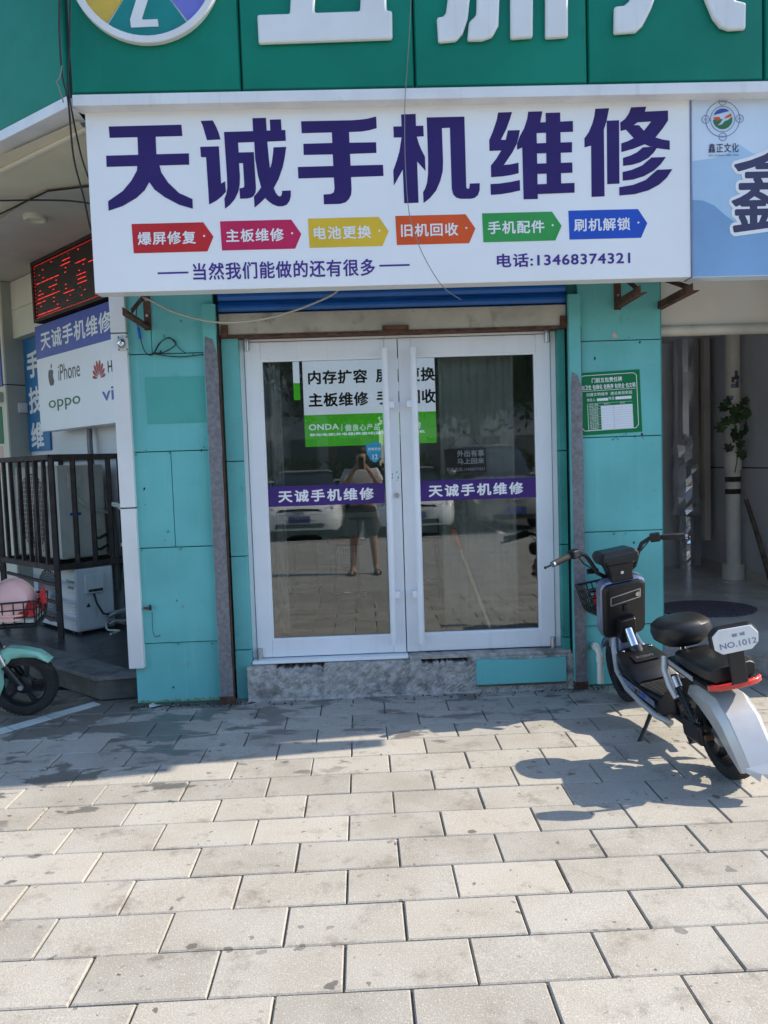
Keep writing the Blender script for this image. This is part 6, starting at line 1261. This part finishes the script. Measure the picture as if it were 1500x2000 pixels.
bd = root('apartment_block', 'grey apartment block across the road, seen only in the glass', 'building', (-9, -36, 0))
MB().bx(-16, 1, -44, -36, -.06, 13).build('wall', 'building_grey', bd)
for i in range(7):
    for j in range(4): o = MB().bx(-15.2 + i * 2.3, -13.8 + i * 2.3, -35.98, -35.9, 1.2 + j * 3, 2.9 + j * 3).build('window', 'building_glass', bd)
pole = root('lamp_post', 'thin grey lamp post across the road, seen only in the glass', 'lamp post', (-4.0, -17.0, -.06))
MB().tube([(-4.0, -17.0, -.06), (-4.0, -17.0, 6.5), (-3.9, -16.8, 7.0), (-3.3, -16.4, 7.2)], [.08, .05, .045, .04], 10).build('pole', 'satin_metal', pole, True); MB().bx(-3.4, -2.9, -16.5, -16.2, 7.15, 7.25).build('lamp_head', 'satin_metal', pole)

# ---------------- the photographer standing behind the phone
pe = root('person', 'person in pale T-shirt, dark shorts and slippers photographing with a phone, reflected in the glass', 'person', (0, -5.5, 0))
def skin(name, mat, V, E, rad, rootv=0, sub=2):
    me = bpy.data.meshes.new(name); me.from_pydata([tuple(v) for v in V], E, []); me.update(); o = bpy.data.objects.new(name, me); C.objects.link(o); me.materials.append(MT[mat])
    sm = o.modifiers.new('skin', 'SKIN'); sm.use_smooth_shade = True
    for i, d in enumerate(me.skin_vertices[0].data): q = rad[i]; d.radius = q if isinstance(q, tuple) else (q, q); d.use_root = (i == rootv)
    o.modifiers.new('sub', 'SUBSURF').levels = sub; o.modifiers['sub'].render_levels = sub
    o.parent = pe; o.matrix_parent_inverse = Matrix.Translation(-Vector(pe['_o'])); return o
py_ = -5.48
V = [(0, py_, .95), (0, py_, 1.12), (0, py_, 1.32), (0, py_ + .01, 1.44), (0, py_ + .03, 1.52), (0, py_ + .05, 1.60), (0, py_ + .05, 1.70)]
E_ = [(0, 1), (1, 2), (2, 3), (3, 4), (4, 5), (5, 6)]; rd_ = [(.15, .11), (.14, .10), (.16, .10), (.08, .07), .055, (.075, .09), (.07, .085)]
for s in (-1, 1):
    i = len(V); V += [(s * .10, py_, .88), (s * .135, py_ + .01, .48), (s * .16, py_ - .02, .10), (s * .17, py_ + .05, .04), (s * .185, py_ + .18, .03)]; E_ += [(0, i), (i, i + 1), (i + 1, i + 2), (i + 2, i + 3), (i + 3, i + 4)]; rd_ += [.085, .06, .042, .04, (.045, .022)]
    i = len(V); V += [(s * .18, py_, 1.40), (s * .27, py_ + .08, 1.17), (s * .11, py_ + .25, 1.42), (s * .075, py_ + .285, 1.475)]; E_ += [(2, i), (i, i + 1), (i + 1, i + 2), (i + 2, i + 3)]; rd_ += [.06, .044, .03, (.036, .02)]
    pj_ = i + 3
    for f in range(4):
        i = len(V); V += [(s * (.07 - .004 * f), py_ + .305, 1.51 - f * .021), (s * (.045 - .003 * f), py_ + .325, 1.515 - f * .021), (s * .022, py_ + .318, 1.515 - f * .021)]; E_ += [(pj_, i), (i, i + 1), (i + 1, i + 2)]; rd_ += [.011, .0095, .008]
    i = len(V); V += [(s * .06, py_ + .27, 1.505), (s * .035, py_ + .275, 1.53)]; E_ += [(pj_, i), (i, i + 1)]; rd_ += [.012, .009]
skin('body', 'skin', V, E_, rd_)
V = [(0, py_, .96), (0, py_, 1.14), (0, py_, 1.33), (0, py_, 1.43)]; E_ = [(0, 1), (1, 2), (2, 3)]; rd_ = [(.185, .135), (.175, .125), (.19, .125), (.10, .085)]
for s in (-1, 1):
    i = len(V); V += [(s * .19, py_ + .005, 1.40), (s * .245, py_ + .05, 1.25)]; E_ += [(2, i), (i, i + 1)]; rd_ += [.085, .075]
skin('t_shirt', 'shirt', V, E_, rd_)
V = [(0, py_, 1.0), (0, py_, .92)]; E_ = [(0, 1)]; rd_ = [(.165, .125), (.17, .13)]
for s in (-1, 1):
    i = len(V); V += [(s * .105, py_, .84), (s * .135, py_ + .01, .50)]; E_ += [(1, i), (i, i + 1)]; rd_ += [.11, .10]
skin('shorts', 'shorts', V, E_, rd_)
MB().ball((0, py_ + .03, 1.70), (.085, .105, .075), 16, 12).build('hair', 'hair', pe, True)
for s in (-1, 1):
    MB().poly(Plane((s * .18, py_ + .07, 0), (1, 0, 0), (0, 1, 0)), [(.05 * math.cos(t * .35), .14 * math.sin(t * .35)) for t in range(18)], .002, .02).build('slipper_sole', 'black_plastic', pe); MB().tube([(s * .18 - .055, py_ + .12, .02), (s * .18, py_ + .13, .075), (s * .18 + .055, py_ + .12, .02)], .014, 8).build('slipper_strap', 'black_plastic', pe, True)
ph = root('phone', 'dark mobile phone held up by the photographer', 'phone', (0, -5.15, 1.46))
MB().bx(-.038, .038, -5.155, -5.146, 1.45, 1.61).build('case', 'black_gloss', ph, bevel=.006); MB().bx(-.03, -.006, -5.146, -5.143, 1.57, 1.60).build('camera_bump', 'car_glass', ph)

for o in bpy.data.objects:
    if '_o' in o: del o['_o']
